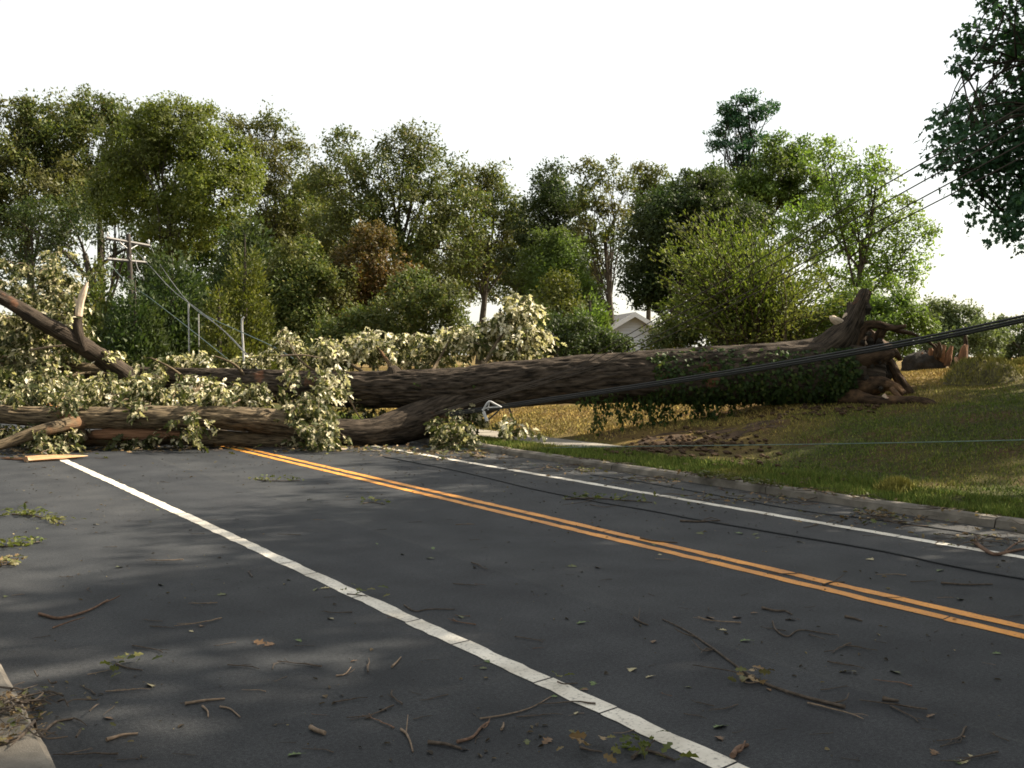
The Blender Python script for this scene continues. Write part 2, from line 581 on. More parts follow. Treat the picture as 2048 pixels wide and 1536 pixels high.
mb = MB()
dl = np.concatenate([[-400, -150, -60, -25, -12, -6, -3, -1, 0.55, .56, 3, 6, 9.54, 9.56], np.arange(9.8, 11.4, .1), np.arange(11.45, 27, .22),
                     np.arange(27.5, 60, 2.5), [65, 80, 110, 160, 250, 400]])
sl = np.concatenate([[-400, -150, -60, -30, -18, -10, -5], np.arange(-2, 30, .22), np.arange(30.5, 60, 1.5), [65, 80, 110, 160, 260, 400, 700]])
D, S = np.meshgrid(dl, sl, indexing='ij')
Zg = np.where(D < .555, .10, np.where(D < 9.55, -.07, bank(D, S) - .012))
Zg = np.where(np.hypot(D, S) > 120, np.minimum(Zg, 1.4), Zg)
nv = len(sl)
i = (np.arange(len(dl) - 1)[:, None] * nv + np.arange(nv - 1)[None, :]).ravel()
mb.add(np.stack([D, S, Zg], -1).reshape(-1, 3), np.stack([i, i + nv, i + nv + 1, i + 1], 1), at=dryness(D, S).ravel())
tag(mb.build('ground', M['lawn'], attr='dry', rotz=TH), kind='structure')

mb = MB()
dl = np.linspace(.7, 9.5, 45)
sl = np.concatenate([np.arange(-60, 0, 5), np.arange(0, 30, .5), np.arange(30, 300, 10)])
D, S = np.meshgrid(dl, sl, indexing='ij')
nv = len(sl)
i = (np.arange(len(dl) - 1)[:, None] * nv + np.arange(nv - 1)[None, :]).ravel()
mb.add(np.stack([D, S, D * 0], -1).reshape(-1, 3), np.stack([i, i + nv, i + nv + 1, i + 1], 1))
tag(mb.build('road', M['asphalt'], rotz=TH), kind='structure')


def stripe(name, d0, w, mat, s0=-20, s1=120, seed=0, cracks=()):
    rg = np.random.default_rng(seed)
    st = np.concatenate([np.arange(s0, 30, .09), np.arange(30, s1, 2.0)])
    j = (fbm(np.stack([st * 9, st * 0 + seed, st * 0], -1), 4) - .5) * .035
    j2 = (fbm(np.stack([st * 9, st * 0 + seed + 50, st * 0], -1), 4) - .5) * .035
    sway = (fbm(np.stack([st * .3, st * 0 + seed + 9, st * 0], -1), 2) - .5) * .03
    a = np.stack([d0 - w / 2 + j + sway, st, st * 0 + .004], -1)
    bq = np.stack([d0 + w / 2 + j2 + sway, st, st * 0 + .004], -1)
    v = np.stack([a, bq], 1).reshape(-1, 3)
    i = np.arange(len(st) - 1) * 2
    keep = np.ones(len(i), bool)
    q = MB()
    for c in cracks:
        k = np.argmin(abs(st - c))
        v[2 * k:2 * k + 2, 1] = c + np.array([-.010, .012]) - .004
        v[2 * k + 2:2 * k + 4, 1] = c + np.array([-.010, .012]) + .010
        if k < len(keep):
            keep[k] = False
    i = i[keep]
    q.add(v, np.stack([i, i + 1, i + 3, i + 2], 1))
    return tag(q.build(name, mat, rotz=TH), kind='structure')


stripe('white_lane_line', 3.07, .125, M['white_paint'], seed=1, cracks=(3.1, 3.9, 4.45, 5.3, 5.9, 6.7, 7.6, 8.1, 9.4, 10.6, 11.2, 13.3))
stripe('yellow_centre_line', 6.185, .105, M['yellow_paint'], seed=2, cracks=(5.2, 7.9, 9.3, 12.5))
stripe('yellow_centre_line', 5.975, .105, M['yellow_paint'], seed=3, cracks=(4.1, 6.3, 10.1))
stripe('white_edge_line', 8.30, .12, M['white_paint'], seed=4, cracks=(6.2, 8.8))


def kerb(name, d0, d1, h, seed, flip=False):
    root = bpy.data.objects.new(name, None)
    col.objects.link(root)
    root.rotation_euler[2] = TH
    tag(root, kind='structure')
    rg = np.random.default_rng(seed)
    s = -12.0
    k = 0
    while s < 60:
        ln = 3.0 if s < 30 else 6.0
        a, bb = s + .008, s + ln - .008
        q = MB()
        if not flip:
            prof = [(d0 + .01, -.06), (d0, .0), (d0 + .015, h * .75), (d0 + .05, h), (d1, h + .004), (d1, -.06)]
        else:
            prof = [(d0, -.06), (d0, h), (d1 - .04, h + .002), (d1 - .01, h * .75), (d1, 0), (d1 - .01, -.06)]
        ss = np.linspace(a, bb, 12)
        pr = np.array(prof)
        v = np.zeros((12, 6, 3))
        v[..., 0] = pr[None, :, 0]
        v[..., 1] = ss[:, None]
        v[..., 2] = pr[None, :, 1]
        v[:, 1:5, :] += (rg.random((12, 4, 3)) - .5) * [.008, .0, .007]
        v[:, 1:5, 2] += (rg.random() - .5) * .012
        i = (np.arange(11)[:, None] * 6 + np.arange(5)[None, :]).ravel()
        q.add(v.reshape(-1, 3), np.stack([i, i + 1, i + 7, i + 6], 1)[:, ::-1])
        q.add(v[0], [[0, 1, 2, 3, 4, 5]])
        q.add(v[-1], [[5, 4, 3, 2, 1, 0]])
        o = q.build('kerb_stone', M['concrete'], smooth=False)
        o.parent = root
        s += ln
    return root


kerb('kerb', KERB_D, KERB_D + .15, .10, 3)
kerb('kerb', .42, .72, .115, 4, flip=True)

root = bpy.data.objects.new('sidewalk', None)
col.objects.link(root)
root.rotation_euler[2] = TH
tag(root, kind='structure')
rg = np.random.default_rng(5)
s = -6.0
while s < 60:
    q = MB()
    zt = .115 + (rg.random() - .5) * .015
    q.box(((WALK0 + WALK1) / 2, s + .6, zt - .06), ((WALK1 - WALK0) / 2, .592, .06))
    q.build('slab', M['slab'], smooth=False).parent = root
    s += 1.2

# bare soil torn open below the root end
sc_ = ds(*G(1420, 872)[:2])
dl = np.arange(sc_[0] - 2.2, sc_[0] + 2.4, .09)
sl = np.arange(sc_[1] - 3.2, sc_[1] + 3.2, .09)
D, S = np.meshgrid(dl, sl, indexing='ij')
def soil_mask(d, s):
    d, s = np.asarray(d, float), np.asarray(s, float)
    w = fbm(np.stack([d * 1.1, s * 1.1, d * 0 + 31], -1))
    return np.hypot((d - sc_[0]) / 1.75, (s - sc_[1] + .35 * (d - sc_[0])) / 1.25) < .2 + w * 1.05
mk = soil_mask(D, S)
Zs = bank(D, S) - .026 + .034 * fbm(np.stack([D * 5, S * 5, D * 0], -1))
nv = len(sl)
ii = np.arange(len(dl) - 1)[:, None] * nv + np.arange(nv - 1)[None, :]
ok = mk[:-1, :-1] & mk[1:, :-1] & mk[:-1, 1:] & mk[1:, 1:]
i = ii[ok]
mb = MB()
mb.add(np.stack([D, S, Zs], -1).reshape(-1, 3), np.stack([i, i + nv, i + nv + 1, i + 1], 1))
tag(mb.build('bare_soil', M['soil'], rotz=TH), kind='structure')

# grass blades: many thin triangles, one object for the verge and one for the bank
def blades(name, n, dr, sr, hgt, wid, seed, dens=None):
    rg = np.random.default_rng(seed)
    d = rg.uniform(*dr, n)
    s = sr[0] + (sr[1] - sr[0]) * rg.random(n) ** 1.25
    k = fbm(np.stack([d * 1.3, s * 1.3, d * 0 + 7], -1))
    keep = (k > .22) & ~((d > WALK0 - .02) & (d < WALK1 + .01) & (bank(d, s) < .125))
    if dens is not None:
        keep &= dens(d, s, rg)
    d, s, k = d[keep], s[keep], k[keep]
    n = len(d)
    z = bank(d, s) - .01
    ang = rg.random(n) * 6.283
    h = hgt * (.5 + rg.random(n) * .9) * (.6 + k)
    w = wid * (.7 + rg.random(n) * .6) * (1 + s / 18)
    lean = (rg.random((n, 2)) - .5) * 1.3 * h[:, None]
    base = np.stack([d, s, z], -1)
    sd = np.stack([np.cos(ang), np.sin(ang), ang * 0], -1) * w[:, None]
    tip = base + np.concatenate([lean, h[:, None]], 1)
    v = np.stack([base - sd, base + sd, tip], 1).reshape(-1, 3)
    i = np.arange(n) * 3
    at = np.repeat(np.clip(dryness(d, s) + (rg.random(n) - .5) * .5, 0, 1), 3)
    q = MB()
    q.add(v, np.stack([i, i + 1, i + 2], 1), at=at)
    return tag(q.build(name, M['blade'], attr='dry', rotz=TH), kind='stuff', label=None)


soil_c = ds(*G(1360, 893)[:2])
def on_bank(d, s, rg):
    near_soil = np.hypot((d - soil_c[0]) / 1.3, (s - soil_c[1]) / 2.2) < .7 + rg.random(len(d)) * .6
    return ~(near_soil | (soil_mask(d, s) & (rg.random(len(d)) < .78)))
o = blades('verge_grass', 70000, (9.66, 10.5), (2, 26), .055, .0045, 21)
o['label'] = 'bright green strip of grass between kerb and sidewalk'
o = blades('bank_grass', 330000, (10.4, 26), (1, 27), .032, .005, 22, on_bank)
o['label'] = 'rough half dry grass covering the sloping bank'

# ------------------------------------------------------------------ trees
def limb_path(a, bpt, rg, sag=.12, n=10):
    a, bpt = np.asarray(a, float), np.asarray(bpt, float)
    mid = (a + bpt) / 2 + (rg.random(3) - .5) * np.linalg.norm(bpt - a) * .22 + np.array([0, 0, np.linalg.norm(bpt - a) * sag * .3])
    return spline([a, mid, bpt], n)


def crown_leaves(mb, lobes, rg, clump, per, size, shape='quad', flat=.75, shell=.45, fill=1.0, droop=.0, asp=.7):
    cl = []
    for c, r in lobes:
        r = np.asarray(r, float)
        m = max(4, int(fill * 9.6 * (r.mean() / clump) ** 2))
        dirs = unit(rg.normal(size=(m, 3)))
        rad = shell + (1 - shell) * rg.random(m) ** .6
        cl.append(np.asarray(c) + dirs * rad[:, None] * r)
    cl = np.vstack(cl)
    mid = np.mean([c for c, r in lobes], 0)
    m = len(cl)
    cr = clump * (.55 + .8 * rg.random(m))
    cnt = np.maximum(3, (per * (.5 + rg.random(m))).astype(int))
    idx = np.repeat(np.arange(m), cnt)
    n = len(idx)
    off = rg.normal(size=(n, 3)) * .5
    off[:, 2] *= flat
    off = off * np.minimum(1, .8 / np.maximum(np.linalg.norm(off, axis=1, keepdims=True), .1))
    pos = cl[idx] + off * cr[idx, None]
    out = unit(off + .3 * unit(cl[idx] - mid))
    nrm = unit(out * .7 + np.array([0, 0, .75]) + rg.normal(size=(n, 3)) * .55)
    tan = unit(rg.normal(size=(n, 3)) + np.array([0, 0, -droop]) + out * .4)
    ln = size * (.6 + .8 * rg.random(n))
    mb.leaves(pos, nrm, tan, ln, ln * asp, shape)
    return cl


def leafy_tree(name, label, mat, Z, blobs, base_uv, seed, clump=.75, per=34, size=.24, fill=1.0, trunk_r=.28, flat=.75, squash=.85, depth=.9,
               cat='tree', group=None, shape='tri', lean=0.0, forks=None, shell=.45, spread=1.0, base=None):
    rg = np.random.default_rng(seed)
    lobes = []
    for (u, v, r) in blobs:
        R_ = r * 1.14 * Z / F
        c = P(u, v, Z + (rg.random() - .5) * R_ * 1.6 * spread)
        lobes.append((c, np.array([R_, R_ * depth, R_ * squash])))
    if base is None:
        bx = (base_uv - 1024) / F * Z
        by = Z
        b0 = np.array([bx, by, float(gz(bx, by)) - .15])
    else:
        b0 = np.array([base[0], base[1], float(gz(*base)) - .15])
    root = thing(name, label, cat, b0, group)
    cen = np.mean([c for c, r in lobes], 0)
    low = min(c[2] - r[2] for c, r in lobes)
    fork = b0 + (cen - b0) * .55 + np.array([lean, 0, 0])
    fork[2] = max(b0[2] + .35 * (cen[2] - b0[2]), min(fork[2], low + (cen[2] - low) * .4))
    tb = MB()
    topp = cen * .75 + fork * .25
    tp = spline([b0, (b0 + fork) / 2 + (rg.random(3) - .5) * trunk_r * 1.5, fork, topp], 16)
    flare = 1 + .6 * np.exp(-np.linspace(0, 9, 16))
    tb.tube(tp, np.linspace(trunk_r, trunk_r * .4, 16) * flare, 8)
    tb.build('trunk', M['tree_bark'], root)
    lb = MB()
    crb = MB()
    cl = crown_leaves(crb, lobes, rg, clump, int(per * 2.0), size * .84, shape, flat, fill=fill, shell=shell)
    for c, r in lobes:
        k = rg.integers(6, 15)
        a = tp[k]
        pth = limb_path(a, c, rg)
        lb.tube(pth, np.linspace(trunk_r * .3, trunk_r * .08, 10), 5, caps=False)
        near = cl[np.argsort(np.linalg.norm(cl - c, axis=1))][:60]
        for t in near[rg.integers(0, len(near), min(9, len(near)))]:
            s0 = pth[rg.integers(3, 10)]
            lb.tube(limb_path(s0, t, rg, n=6), np.linspace(trunk_r * .07, .01, 6), 4, caps=False)
    lb.build('branches', M['tree_bark'], root)
    crb.build('crown', mat, root, smooth=False)
    return root


def conifer(name, label, mat, u, vt, vb, hw, Z, seed, n=260, per=26, size=.16, pw=.85, group=None, cat='conifer'):
    rg = np.random.default_rng(seed)
    top, bot = P(u, vt, Z), P(u, vb, Z)
    Rm = hw * Z / F
    b0 = np.array([bot[0], Z, float(gz(bot[0], Z)) - .1])
    bot = np.array([bot[0], Z, min(bot[2], b0[2] + .6)])
    root = thing(name, label, cat, b0, group)
    tb = MB()
    tb.tube(spline([b0, (b0 + top) / 2, top], 8), np.linspace(.16, .02, 8), 6)
    H = top[2] - bot[2]
    k = 1 - np.sqrt(rg.random(n))              # more sprays low down
    k = np.clip(k * .97, 0, .985)
    ang = rg.random(n) * 6.283
    prof = (1 - k) ** pw * (.38 + 1.15 * fbm(np.stack([np.cos(ang) * 1.6, np.sin(ang) * 1.6, k * 7 + seed], -1)))
    rad = Rm * prof * (.55 + .45 * rg.random(n) ** .5) + .05
    o = np.stack([np.cos(ang), np.sin(ang), ang * 0], -1)
    ctr = np.stack([bot[0] + o[:, 0] * rad, bot[1] + o[:, 1] * rad, bot[2] + k * H], -1)
    idx = np.repeat(np.arange(n), per)
    m = len(idx)
    off = rg.normal(size=(m, 3)) * np.array([.3, .3, .42]) * (Rm * .30 + .14)
    pos = ctr[idx] + off
    tan = unit(o[idx] * .7 + np.array([0, 0, .7]) + rg.normal(size=(m, 3)) * .4)
    nrm = unit(o[idx] + rg.normal(size=(m, 3)) * .6 + np.array([0, 0, .4]))
    cb = MB()
    ln = size * (.6 + .9 * rg.random(m))
    cb.leaves(pos, nrm, tan, ln, ln * .6, 'tri')
    tb.build('trunk', M['tree_bark'], root)
    cb.build('crown', mat, root, smooth=False)
    return root


BG = 'trees standing behind the fallen tree'
LT = leafy_tree
LT('oak_tree', 'dark olive oak with broad crown at far left edge of the wood', M['olive'], 86,
   [(20, 290, 90), (-60, 330, 110), (110, 265, 75), (60, 400, 110), (130, 390, 80), (-10, 480, 80), (75, 230, 40), (20, 220, 35)], 70, 101,
   clump=1.0, per=38, size=.32, trunk_r=.45, fill=.62)
LT('oak_tree', 'tall brownish oak whose crown tip stands highest of the left wood', M['brown'], 90,
   [(190, 215, 45), (250, 235, 45), (140, 235, 45), (200, 290, 80), (270, 300, 60), (150, 340, 60), (200, 380, 70)], 200, 102,
   clump=.9, per=32, size=.32, trunk_r=.42, fill=.58)
LT('oak_tree', 'rounded yellow green tree with bright top in the left wood', M['yellow'], 68,
   [(340, 260, 62), (270, 300, 62), (420, 300, 66), (330, 360, 95), (240, 390, 62), (430, 390, 75), (350, 455, 70), (480, 340, 40), (390, 235, 36), (300, 240, 34)], 300, 103,
   clump=.75, per=40, size=.24, trunk_r=.34)
LT('forked_tree', 'dark forked tree with bare black trunk behind the utility pole', M['dark'], 78,
   [(60, 460, 70), (140, 440, 60), (230, 430, 70), (310, 470, 50), (20, 540, 50), (250, 500, 30), (130, 500, 45)], 225, 104,
   clump=.85, per=26, size=.28, trunk_r=.5, fill=.42)
LT('slender_tree', 'slender grey green tree with thin pointed top and visible stem', M['olive'], 74,
   [(540, 235, 26), (550, 290, 45), (520, 330, 50), (580, 360, 50), (545, 420, 60), (600, 430, 40), (500, 260, 30), (470, 250, 25), (605, 300, 16), (570, 490, 45)], 560, 105,
   clump=.7, per=26, size=.24, trunk_r=.22, fill=.75)
LT('oak_tree', 'broad brown tinged oak filling the middle of the wood', M['brown'], 64,
   [(700, 305, 48), (810, 300, 50), (760, 350, 70), (870, 350, 62), (670, 370, 55), (830, 430, 90), (720, 450, 70), (920, 420, 55), (900, 500, 70), (800, 520, 60), (660, 460, 45), (840, 275, 26)],
   820, 106, clump=.72, per=34, size=.23, trunk_r=.42, fill=.68)
LT('oak_tree', 'olive oak with rounded tip just right of the broad brown oak', M['olive'], 76,
   [(980, 375, 38), (940, 370, 40), (1010, 420, 42), (970, 460, 55), (950, 520, 50), (1030, 470, 34), (995, 348, 20), (1000, 520, 40), (1035, 420, 28), (900, 440, 40)], 960, 107,
   clump=.75, per=30, size=.26, trunk_r=.3, fill=.7)
LT('dark_tree', 'dark broad topped evergreen at the gap in the middle of the wood', M['dark'], 70,
   [(1105, 360, 34), (1090, 410, 45), (1130, 400, 40), (1080, 470, 50), (1140, 470, 45), (1050, 530, 45), (1110, 540, 50)], 1090, 108,
   clump=.7, per=36, size=.24, trunk_r=.28)
LT('sparse_tree', 'sparse tree with long bare leaning trunk left of the house', M['olive'], 66,
   [(1170, 350, 30), (1215, 345, 32), (1255, 365, 24), (1190, 400, 36), (1235, 420, 26), (1180, 460, 30), (1225, 470, 24), (1200, 510, 26), (1245, 450, 22), (1180, 540, 22), (1165, 420, 24)], 1232, 109,
   clump=.6, per=22, size=.24, trunk_r=.24, fill=.55)
LT('dark_tree', 'small tree top peeping between the sparse tree and dark maple', M['olive'], 84,
   [(1287, 350, 22), (1310, 352, 20), (1298, 390, 32), (1300, 430, 40)], 1300, 110, clump=.7, per=30, size=.28, trunk_r=.24)
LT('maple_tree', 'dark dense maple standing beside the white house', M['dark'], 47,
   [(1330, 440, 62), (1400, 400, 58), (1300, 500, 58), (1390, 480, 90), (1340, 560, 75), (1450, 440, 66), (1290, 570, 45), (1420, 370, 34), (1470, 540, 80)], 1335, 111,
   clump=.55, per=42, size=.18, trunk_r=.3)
LT('broad_tree', 'sunlit green topped tree above the dark maple', M['green'], 52,
   [(1380, 385, 40), (1440, 370, 42), (1340, 395, 30), (1500, 380, 45), (1560, 350, 50), (1600, 310, 36), (1540, 420, 60), (1620, 380, 50), (1560, 300, 32)], 1500, 112,
   clump=.5, per=34, size=.19, trunk_r=.26, fill=.9)
LT('pine_tree', 'tall ragged pine rising above all trees on the right', M['maple'], 54,
   [(1492, 195, 24), (1455, 218, 22), (1520, 225, 22), (1545, 210, 16), (1480, 245, 30), (1445, 262, 20), (1505, 275, 26), (1430, 288, 18), (1470, 295, 22), (1500, 325, 32), (1460, 235, 18), (1490, 365, 36)], 1505, 113,
   clump=.42, per=24, size=.18, trunk_r=.22, squash=.5, flat=.5, fill=.85)
LT('lime_tree', 'airy light green tree with sky showing through on the right', M['lime'], 44,
   [(1660, 320, 42), (1740, 350, 48), (1700, 400, 66), (1790, 440, 52), (1650, 440, 70), (1740, 480, 70), (1830, 480, 40), (1800, 540, 42), (1690, 540, 80), (1770, 600, 60), (1640, 300, 28), (1760, 310, 20), (1840, 540, 26), (1600, 480, 60)],
   1700, 114, clump=.48, per=20, size=.17, trunk_r=.2, fill=.62)
LT('far_tree', 'rounded tree paled by painted haze in the distance behind the uprooted stump', M['far'], 95,
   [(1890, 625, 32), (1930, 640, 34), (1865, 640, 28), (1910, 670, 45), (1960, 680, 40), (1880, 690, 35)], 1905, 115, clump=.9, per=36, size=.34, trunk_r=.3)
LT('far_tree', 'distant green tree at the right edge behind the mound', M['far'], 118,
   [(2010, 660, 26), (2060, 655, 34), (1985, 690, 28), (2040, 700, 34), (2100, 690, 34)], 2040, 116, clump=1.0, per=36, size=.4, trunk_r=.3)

LT('oak_tree', 'green oak filling the dip right of the slender tree', M['olive'], 82,
   [(640, 380, 50), (610, 440, 60), (680, 470, 60), (560, 480, 60), (640, 540, 70), (500, 520, 60)], 630, 117, clump=.8, per=34, size=.28, trunk_r=.3)
LT('oak_tree', 'shadowy oak low behind the broad brown oak', M['olive'], 92,
   [(860, 560, 60), (940, 500, 40), (1000, 560, 40), (760, 590, 60), (930, 570, 40), (700, 560, 60), (620, 600, 60)], 800, 118, clump=.9, per=34, size=.3, trunk_r=.3)
LT('oak_tree', 'dense green oak low behind the yellow green tree', M['green'], 84,
   [(430, 480, 60), (350, 540, 60), (280, 540, 50), (480, 560, 60), (400, 600, 60)], 410, 119, clump=.8, per=34, size=.28, trunk_r=.3)
LT('dark_tree', 'dark leafy tree low behind the sparse leaning tree', M['dark'], 80,
   [(1060, 470, 36), (1040, 560, 40), (1090, 590, 44), (1180, 560, 36), (1150, 500, 34), (1260, 520, 34), (1180, 620, 40)], 1080, 120, clump=.75, per=34, size=.27, trunk_r=.26)

# understorey
conifer('dark_conifer', 'dark pointed conifer behind the yellow cedar', M['dark'], 500, 425, 700, 110, 46, 121, n=420, per=34, size=.2)
conifer('cedar', 'bright yellow green cedar column in the left understorey', M['cedar'], 490, 468, 715, 62, 38, 122, n=360, per=28, size=.13, pw=.55)
conifer('cedar', 'short yellow cedar at the foot of the cedar column', M['cedar'], 438, 570, 730, 40, 36, 123, n=170, per=24, size=.12, pw=.6)
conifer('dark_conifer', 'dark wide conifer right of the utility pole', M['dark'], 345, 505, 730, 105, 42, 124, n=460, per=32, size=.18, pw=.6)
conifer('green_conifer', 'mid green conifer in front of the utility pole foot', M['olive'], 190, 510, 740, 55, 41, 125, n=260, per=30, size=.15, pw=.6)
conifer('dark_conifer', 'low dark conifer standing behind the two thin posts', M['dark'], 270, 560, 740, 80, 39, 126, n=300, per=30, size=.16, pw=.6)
LT('rust_tree', 'rust brown young tree in the middle understorey', M['rust'], 46,
   [(745, 480, 40), (720, 540, 58), (780, 560, 55), (700, 610, 60), (770, 630, 60)], 745, 127, clump=.45, per=32, size=.16, trunk_r=.13)
LT('olive_shrub', 'low olive green tree left of the rust brown one', M['olive'], 44,
   [(600, 520, 55), (640, 580, 62), (570, 590, 55), (620, 660, 70), (560, 680, 50)], 610, 128, clump=.45, per=34, size=.16, trunk_r=.13)
LT('brown_shrub', 'wide brown green bush right behind the pale leaf cluster', M['brown'], 37,
   [(830, 590, 50), (890, 600, 42), (790, 650, 65), (870, 660, 60), (720, 670, 60), (930, 670, 40), (660, 690, 50)], 820, 129, clump=.4, per=34, size=.14, trunk_r=.1, cat='bush')
LT('green_tree', 'rounded mid green tree standing in front of the wood gap', M['green'], 50,
   [(1100, 490, 40), (1130, 510, 40), (1080, 540, 45), (1140, 570, 48), (1090, 610, 50), (1150, 630, 50)], 1120, 130, clump=.5, per=34, size=.17, trunk_r=.16)
LT('brown_shrub', 'small yellow brown tree just left of the house', M['cedar'], 42,
   [(1120, 570, 28), (1105, 605, 34), (1140, 620, 30)], 1115, 131, clump=.38, per=26, size=.14, trunk_r=.08)
conifer('green_conifer', 'fresh green conifer standing against the house wall', M['green'], 1180, 585, 720, 46, 38, 132, n=220, per=28, size=.13, pw=.5)
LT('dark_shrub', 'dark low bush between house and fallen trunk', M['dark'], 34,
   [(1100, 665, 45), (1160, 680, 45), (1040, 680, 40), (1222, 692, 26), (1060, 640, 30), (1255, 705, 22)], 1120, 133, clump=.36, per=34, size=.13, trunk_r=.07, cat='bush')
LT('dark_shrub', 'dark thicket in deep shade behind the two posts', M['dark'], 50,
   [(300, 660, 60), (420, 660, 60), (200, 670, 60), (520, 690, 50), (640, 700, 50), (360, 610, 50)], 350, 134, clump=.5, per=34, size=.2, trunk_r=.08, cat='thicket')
LT('dark_shrub', 'grey green bush at far left under the oak wood', M['olive'], 60,
   [(40, 690, 60), (130, 680, 55), (-40, 680, 60), (90, 620, 34)], 60, 135, clump=.6, per=30, size=.22, trunk_r=.08, cat='bush')
LT('green_shrub', 'fresh green bush growing behind the upturned roots', M['green'], 29,
   [(1790, 620, 42), (1740, 650, 50), (1820, 660, 38), (1700, 620, 46), (1780, 690, 40), (1845, 650, 22), (1660, 660, 46)], 1760, 136, clump=.32, per=34, size=.11, trunk_r=.06, cat='bush')
LT('olive_shrub', 'low shaded bush along the trunk right of the house', M['olive'], 31,
   [(1345, 665, 40), (1315, 690, 24), (1400, 660, 50), (1480, 670, 50), (1560, 660, 50), (1630, 660, 45), (1440, 620, 50)], 1440, 137, clump=.34, per=34, size=.12, trunk_r=.06, cat='bush')

# brushy shrub with long upright shoots
def shoot_bush(name, label, mat, Z, cu, vb, tips, seed, n=150, leaf=.115):
    rg = np.random.default_rng(seed)
    b = P(cu, vb, Z)
    b[2] = float(gz(b[0], b[1])) - .05
    root = thing(name, label, 'bush', b)
    st, cb = MB(), MB()
    for k in range(n):
        a = rg.random() * (len(tips) - 1)
        i = int(a)
        f = a - i
        tu = tips[i][0] * (1 - f) + tips[i + 1][0] * f + rg.normal() * 8
        tv = tips[i][1] * (1 - f) + tips[i + 1][1] * f
        reach = .45 + .55 * rg.random() ** .6
        tip = P(tu, tv, Z + rg.normal() * 1.5)
        foot = b + np.array([rg.normal() * .5, rg.normal() * .5, 0])
        tip = foot + (tip - foot) * reach
        tip[1] += rg.normal() * .8
        mid = foot * .5 + tip * .5
        mid[0] -= (tip[0] - foot[0]) * .18
        mid[2] += .3
        pth = spline([foot, mid, tip], 22)
        st.tube(pth[::3], np.linspace(.025, .006, len(pth[::3])), 4, caps=False)
        m = 80
        q = .22 + .78 * rg.random(m)
        idx = np.minimum((q * 21).astype(int), 20)
        fr = (q * 21 - idx)[:, None]
        pos = pth[idx] * (1 - fr) + pth[idx + 1] * fr
        wd = (.26 * (1.05 - q) + .05)[:, None]
        pos = pos + rg.normal(size=(m, 3)) * wd
        dr = unit(pth[-1] - pth[-6])
        tan = unit(dr * .8 + rg.normal(size=(m, 3)) * .6 + np.array([0, 0, .2]))
        nrm = unit(rg.normal(size=(m, 3)) + np.array([0, -.2, .6]))
        ln = leaf * (.6 + .8 * rg.random(m))
        cb.leaves(pos, nrm, tan, ln, ln * .5, 'fold')
    st.build('stem', M['tree_bark'], root)
    cb.build('crown', mat, root, smooth=False)


shoot_bush('brushy_shrub', 'big brushy shrub with long upright shoots behind the trunk', M['shoot'], 29, 1510, 690,
           [(1310, 610), (1310, 500), (1330, 440), (1400, 405), (1480, 390), (1520, 460), (1560, 470), (1640, 500), (1680, 560), (1720, 600)], 140, n=230)

# the maple reaching in from the right, and the trees beside it that shade the road
def near_maple():
    rg = np.random.default_rng(150)
    Z = 14.0
    bx, by = 8.6, 14.6
    root = thing('maple_tree', 'dark green maple reaching in from the right with leaves against the sky', 'tree', (bx, by, float(gz(bx, by)) - .1))
    lobes = [(P(u, v, Z + rg.normal() * .5), np.array([r, r, r * .85]) * Z / F) for (u, v, r) in
             [(2000, 230, 95), (1960, 330, 90), (2060, 330, 120), (2000, 420, 75), (2080, 440, 90), (1930, 260, 62), (2050, 120, 90), (1985, 60, 55), (2140, 220, 180), (2200, 60, 180),
              (1920, 130, 22), (1940, 90, 26), (2240, 330, 190), (1880, 290, 26), (1895, 220, 30), (1900, 340, 30), (2330, 150, 220), (2040, -60, 110), (2220, -180, 240)]]
    cb, lb, tb = MB(), MB(), MB()
    cl = crown_leaves(cb, lobes, rg, 0.2, 13, .085, 'lobed', .8, shell=.3, fill=.58, asp=.95, droop=.6)
    b0 = np.array([bx, by, float(gz(bx, by)) - .1])
    tp = spline([b0, b0 + [.05, 0, 1.4], b0 + [-.1, -.1, 3.2], b0 + [-.2, -.2, 6]], 14)
    tb.tube(tp, np.linspace(.2, .09, 14) * (1 + .6 * np.exp(-np.linspace(0, 9, 14))), 10)
    for c, r in lobes:
        pth = limb_path(tp[rg.integers(6, 13)], c, rg)
        lb.tube(pth, np.linspace(.02, .008, 10), 5, caps=False)
        near = cl[np.argsort(np.linalg.norm(cl - c, axis=1))][:50]
        for t in near[rg.integers(0, len(near), 10)]:
            lb.tube(limb_path(pth[rg.integers(4, 10)], t, rg, n=6), np.linspace(.014, .004, 6), 4, caps=False)
    tb.build('trunk', M['tree_bark'], root)
    lb.build('branches', M['tree_bark'], root)
    cb.build('crown', M['maple'], root, smooth=False)


near_maple()


